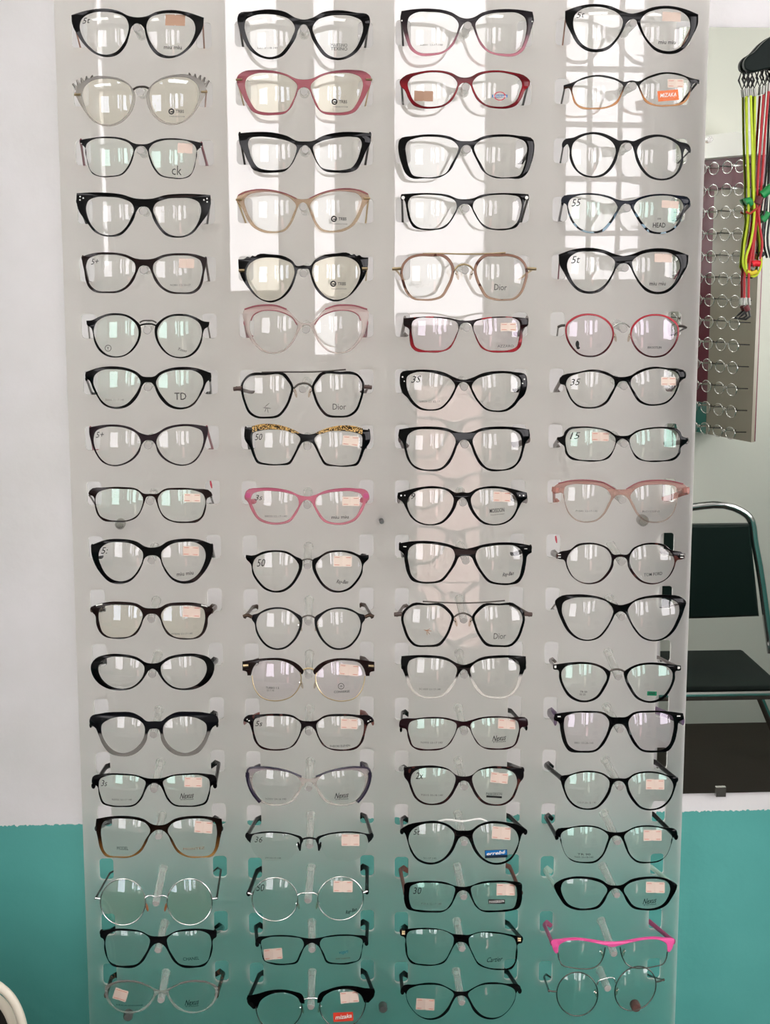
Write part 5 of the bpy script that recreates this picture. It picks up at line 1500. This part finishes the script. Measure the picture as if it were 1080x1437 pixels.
cord('eyeglass_cord', 'yellow-green eyeglass cord hanging nearest the display board', M_YEL,
     [[(1047, 134), (1048, 200), (1050, 270), (1049, 310, .003), (1043, 352, .003), (1043, 374), (1048, 384)], [(1048, 384), (1058, 388), (1066, 378), (1067, 355, .004), (1064, 320, .006), (1058, 290, .006)]],
     [(1046, 124, 1, 11)], [('stopper', [(1045, 284), (1050, 281), (1056, 286)], .0042, M_GREEN), ('knot', [(1046, 297, .003), (1052, 300, .004), (1062, 292, .004)], .0014, plain('orange_tie', '#a83a1c', .5))])
cord('eyeglass_cord', 'second yellow-green eyeglass cord, two strands down to a yellow sleeve', M_YEL,
     [[(1053, 134, -.003), (1055, 200, -.003), (1057, 270, -.003), (1058, 300, -.003), (1053, 340, -.003), (1046, 365, -.003), (1047, 378, -.003)], [(1059, 134, .003), (1058, 220, .003), (1058, 300, .003)]],
     [(1052, 124, 1, 11), (1058, 124, 1, 11)], [('sleeve', [(1048, 380, .003), (1054, 384, .003), (1062, 381, .003)], .0026, plain('yellow_sleeve', '#d8c22e', .5))])
cord('eyeglass_cord', 'long red eyeglass cord with black loops at its low end', M_REDC,
     [[(1071, 133), (1067, 190), (1063, 250), (1061, 295), (1056, 340), (1051, 375, -.004), (1050, 418, -.004)], [(1078, 128), (1073, 190), (1068, 260), (1064, 300), (1052, 350, .002), (1045, 380, .002), (1044, 418, .002)]],
     [(1071, 120, -1, 12), (1079, 116, -1, 12)], [('metal_clip', [(1044, 418), (1043, 428)], .0018, M_CLIP), ('metal_clip', [(1050, 418), (1051, 428)], .0018, M_CLIP), ('sleeve', [(1046, 429), (1049, 436)], .0034, M_DKRED), ('rubber_loop', [(1050, 436), (1052, 444), (1046, 448), (1035, 447), (1041, 442), (1048, 436)], .0013, M_BLKC)])
cord('eyeglass_cord', 'red eyeglass cord looped short with a red bead', M_REDC,
     [[(1063, 290), (1060, 320), (1057, 350), (1056, 366)], [(1063, 292, -.002), (1066, 320, -.002), (1069, 345, -.002), (1066, 364, -.002)]],
     [], [('bead', [(1055, 371), (1060, 369), (1066, 370)], .0036, plain('red_bead', '#d81e2c', .4)), ('sleeve', [(1062, 286, .003), (1066, 276, .003)], .0048, M_DKRED), ('stopper', [(1068, 274, .003), (1074, 270, .003), (1082, 262, .003)], .0048, M_GREEN)])
cord('eyeglass_cord', 'black eyeglass cord with green stopper at the far edge', M_BLKC,
     [[(1086, 100), (1083, 180), (1078, 260), (1073, 290), (1070, 320), (1068, 352)], [(1092, 100), (1086, 200), (1080, 300), (1077, 345), (1081, 362)]],
     [], [('stopper', [(1068, 309, -.002), (1072, 306, -.002), (1077, 298, -.002)], .0044, M_GREEN), ('bead', [(1066, 357), (1069, 356), (1071, 359)], .003, M_BLKC)])

# ------------------------------------------------------------------ cream chair at the bottom left
M_CREAM = plain('cream_plastic', '#e6ddca', .35)
M_DARKP = plain('dark_padding', '#17130f', .5)
SY = -.16
cb = at(0, 1384, SY)
r1 = [at(a, b, SY) for a, b in ((-30, 1369), (0, 1385), (14, 1398), (25, 1417), (33, 1445), (37, 1480), (38, 1520))]
r2 = [at(a, b, SY + .012) for a, b in ((-30, 1388), (0, 1405), (10, 1418), (18, 1437), (23, 1465), (25, 1500), (26, 1540))]
xm = cb.x - .20                                  # mirror plane of the chair back


def both(pts):
    return [Vector((2 * xm - q.x, q.y, q.z)) for q in pts[::-1]] + list(pts)


zseat = .44
pc = empty('plastic_chair', (xm, SY, 0), 'cream chair with double curved back rim, partly in frame by the teal wall', 'chair')
o1 = both(r1 + [Vector((r1[-1].x - .004, SY, zseat))])
o2 = both(r2 + [Vector((r2[-1].x - .004, SY + .012, zseat))])
sm1 = [Vector((p.x, SY, p.y)) for p in spline([(q.x, q.z) for q in o1], False, 4)]
sm2 = [Vector((p.x, SY + .012, p.y)) for p in spline([(q.x, q.z) for q in o2], False, 4)]
MB().tube(sm1, .0048, 10, up=(0, 1, 0)).build('outer_rim', M_CREAM, pc, True)
MB().tube(sm2, .0052, 10, up=(0, 1, 0)).build('inner_rim', M_CREAM, pc, True)
bkl = [Vector((p.x, p.z)) for p in sm2]
v, f = plate(inset(bkl, 0), [], lambda p, y: Vector((p.x, y, p.y)), SY + .010, SY + .017, (0, 0))
mesh_obj('back_pad', v, f, M_DARKP, pc)
xa_, xb_ = o1[0].x, o1[-1].x
MB().box((xa_, SY - .40, zseat - .03), (xb_, SY + .02, zseat + .01), 0, .012).build('seat', M_CREAM, pc, True)
for lx_ in (xa_ + .02, xb_ - .02):
    for ly_ in (SY - .38, SY):
        MB().tube([(lx_, ly_, zseat - .02), (lx_, ly_, 0)], [.016, .013], 10).build('leg', M_CREAM, pc, True)
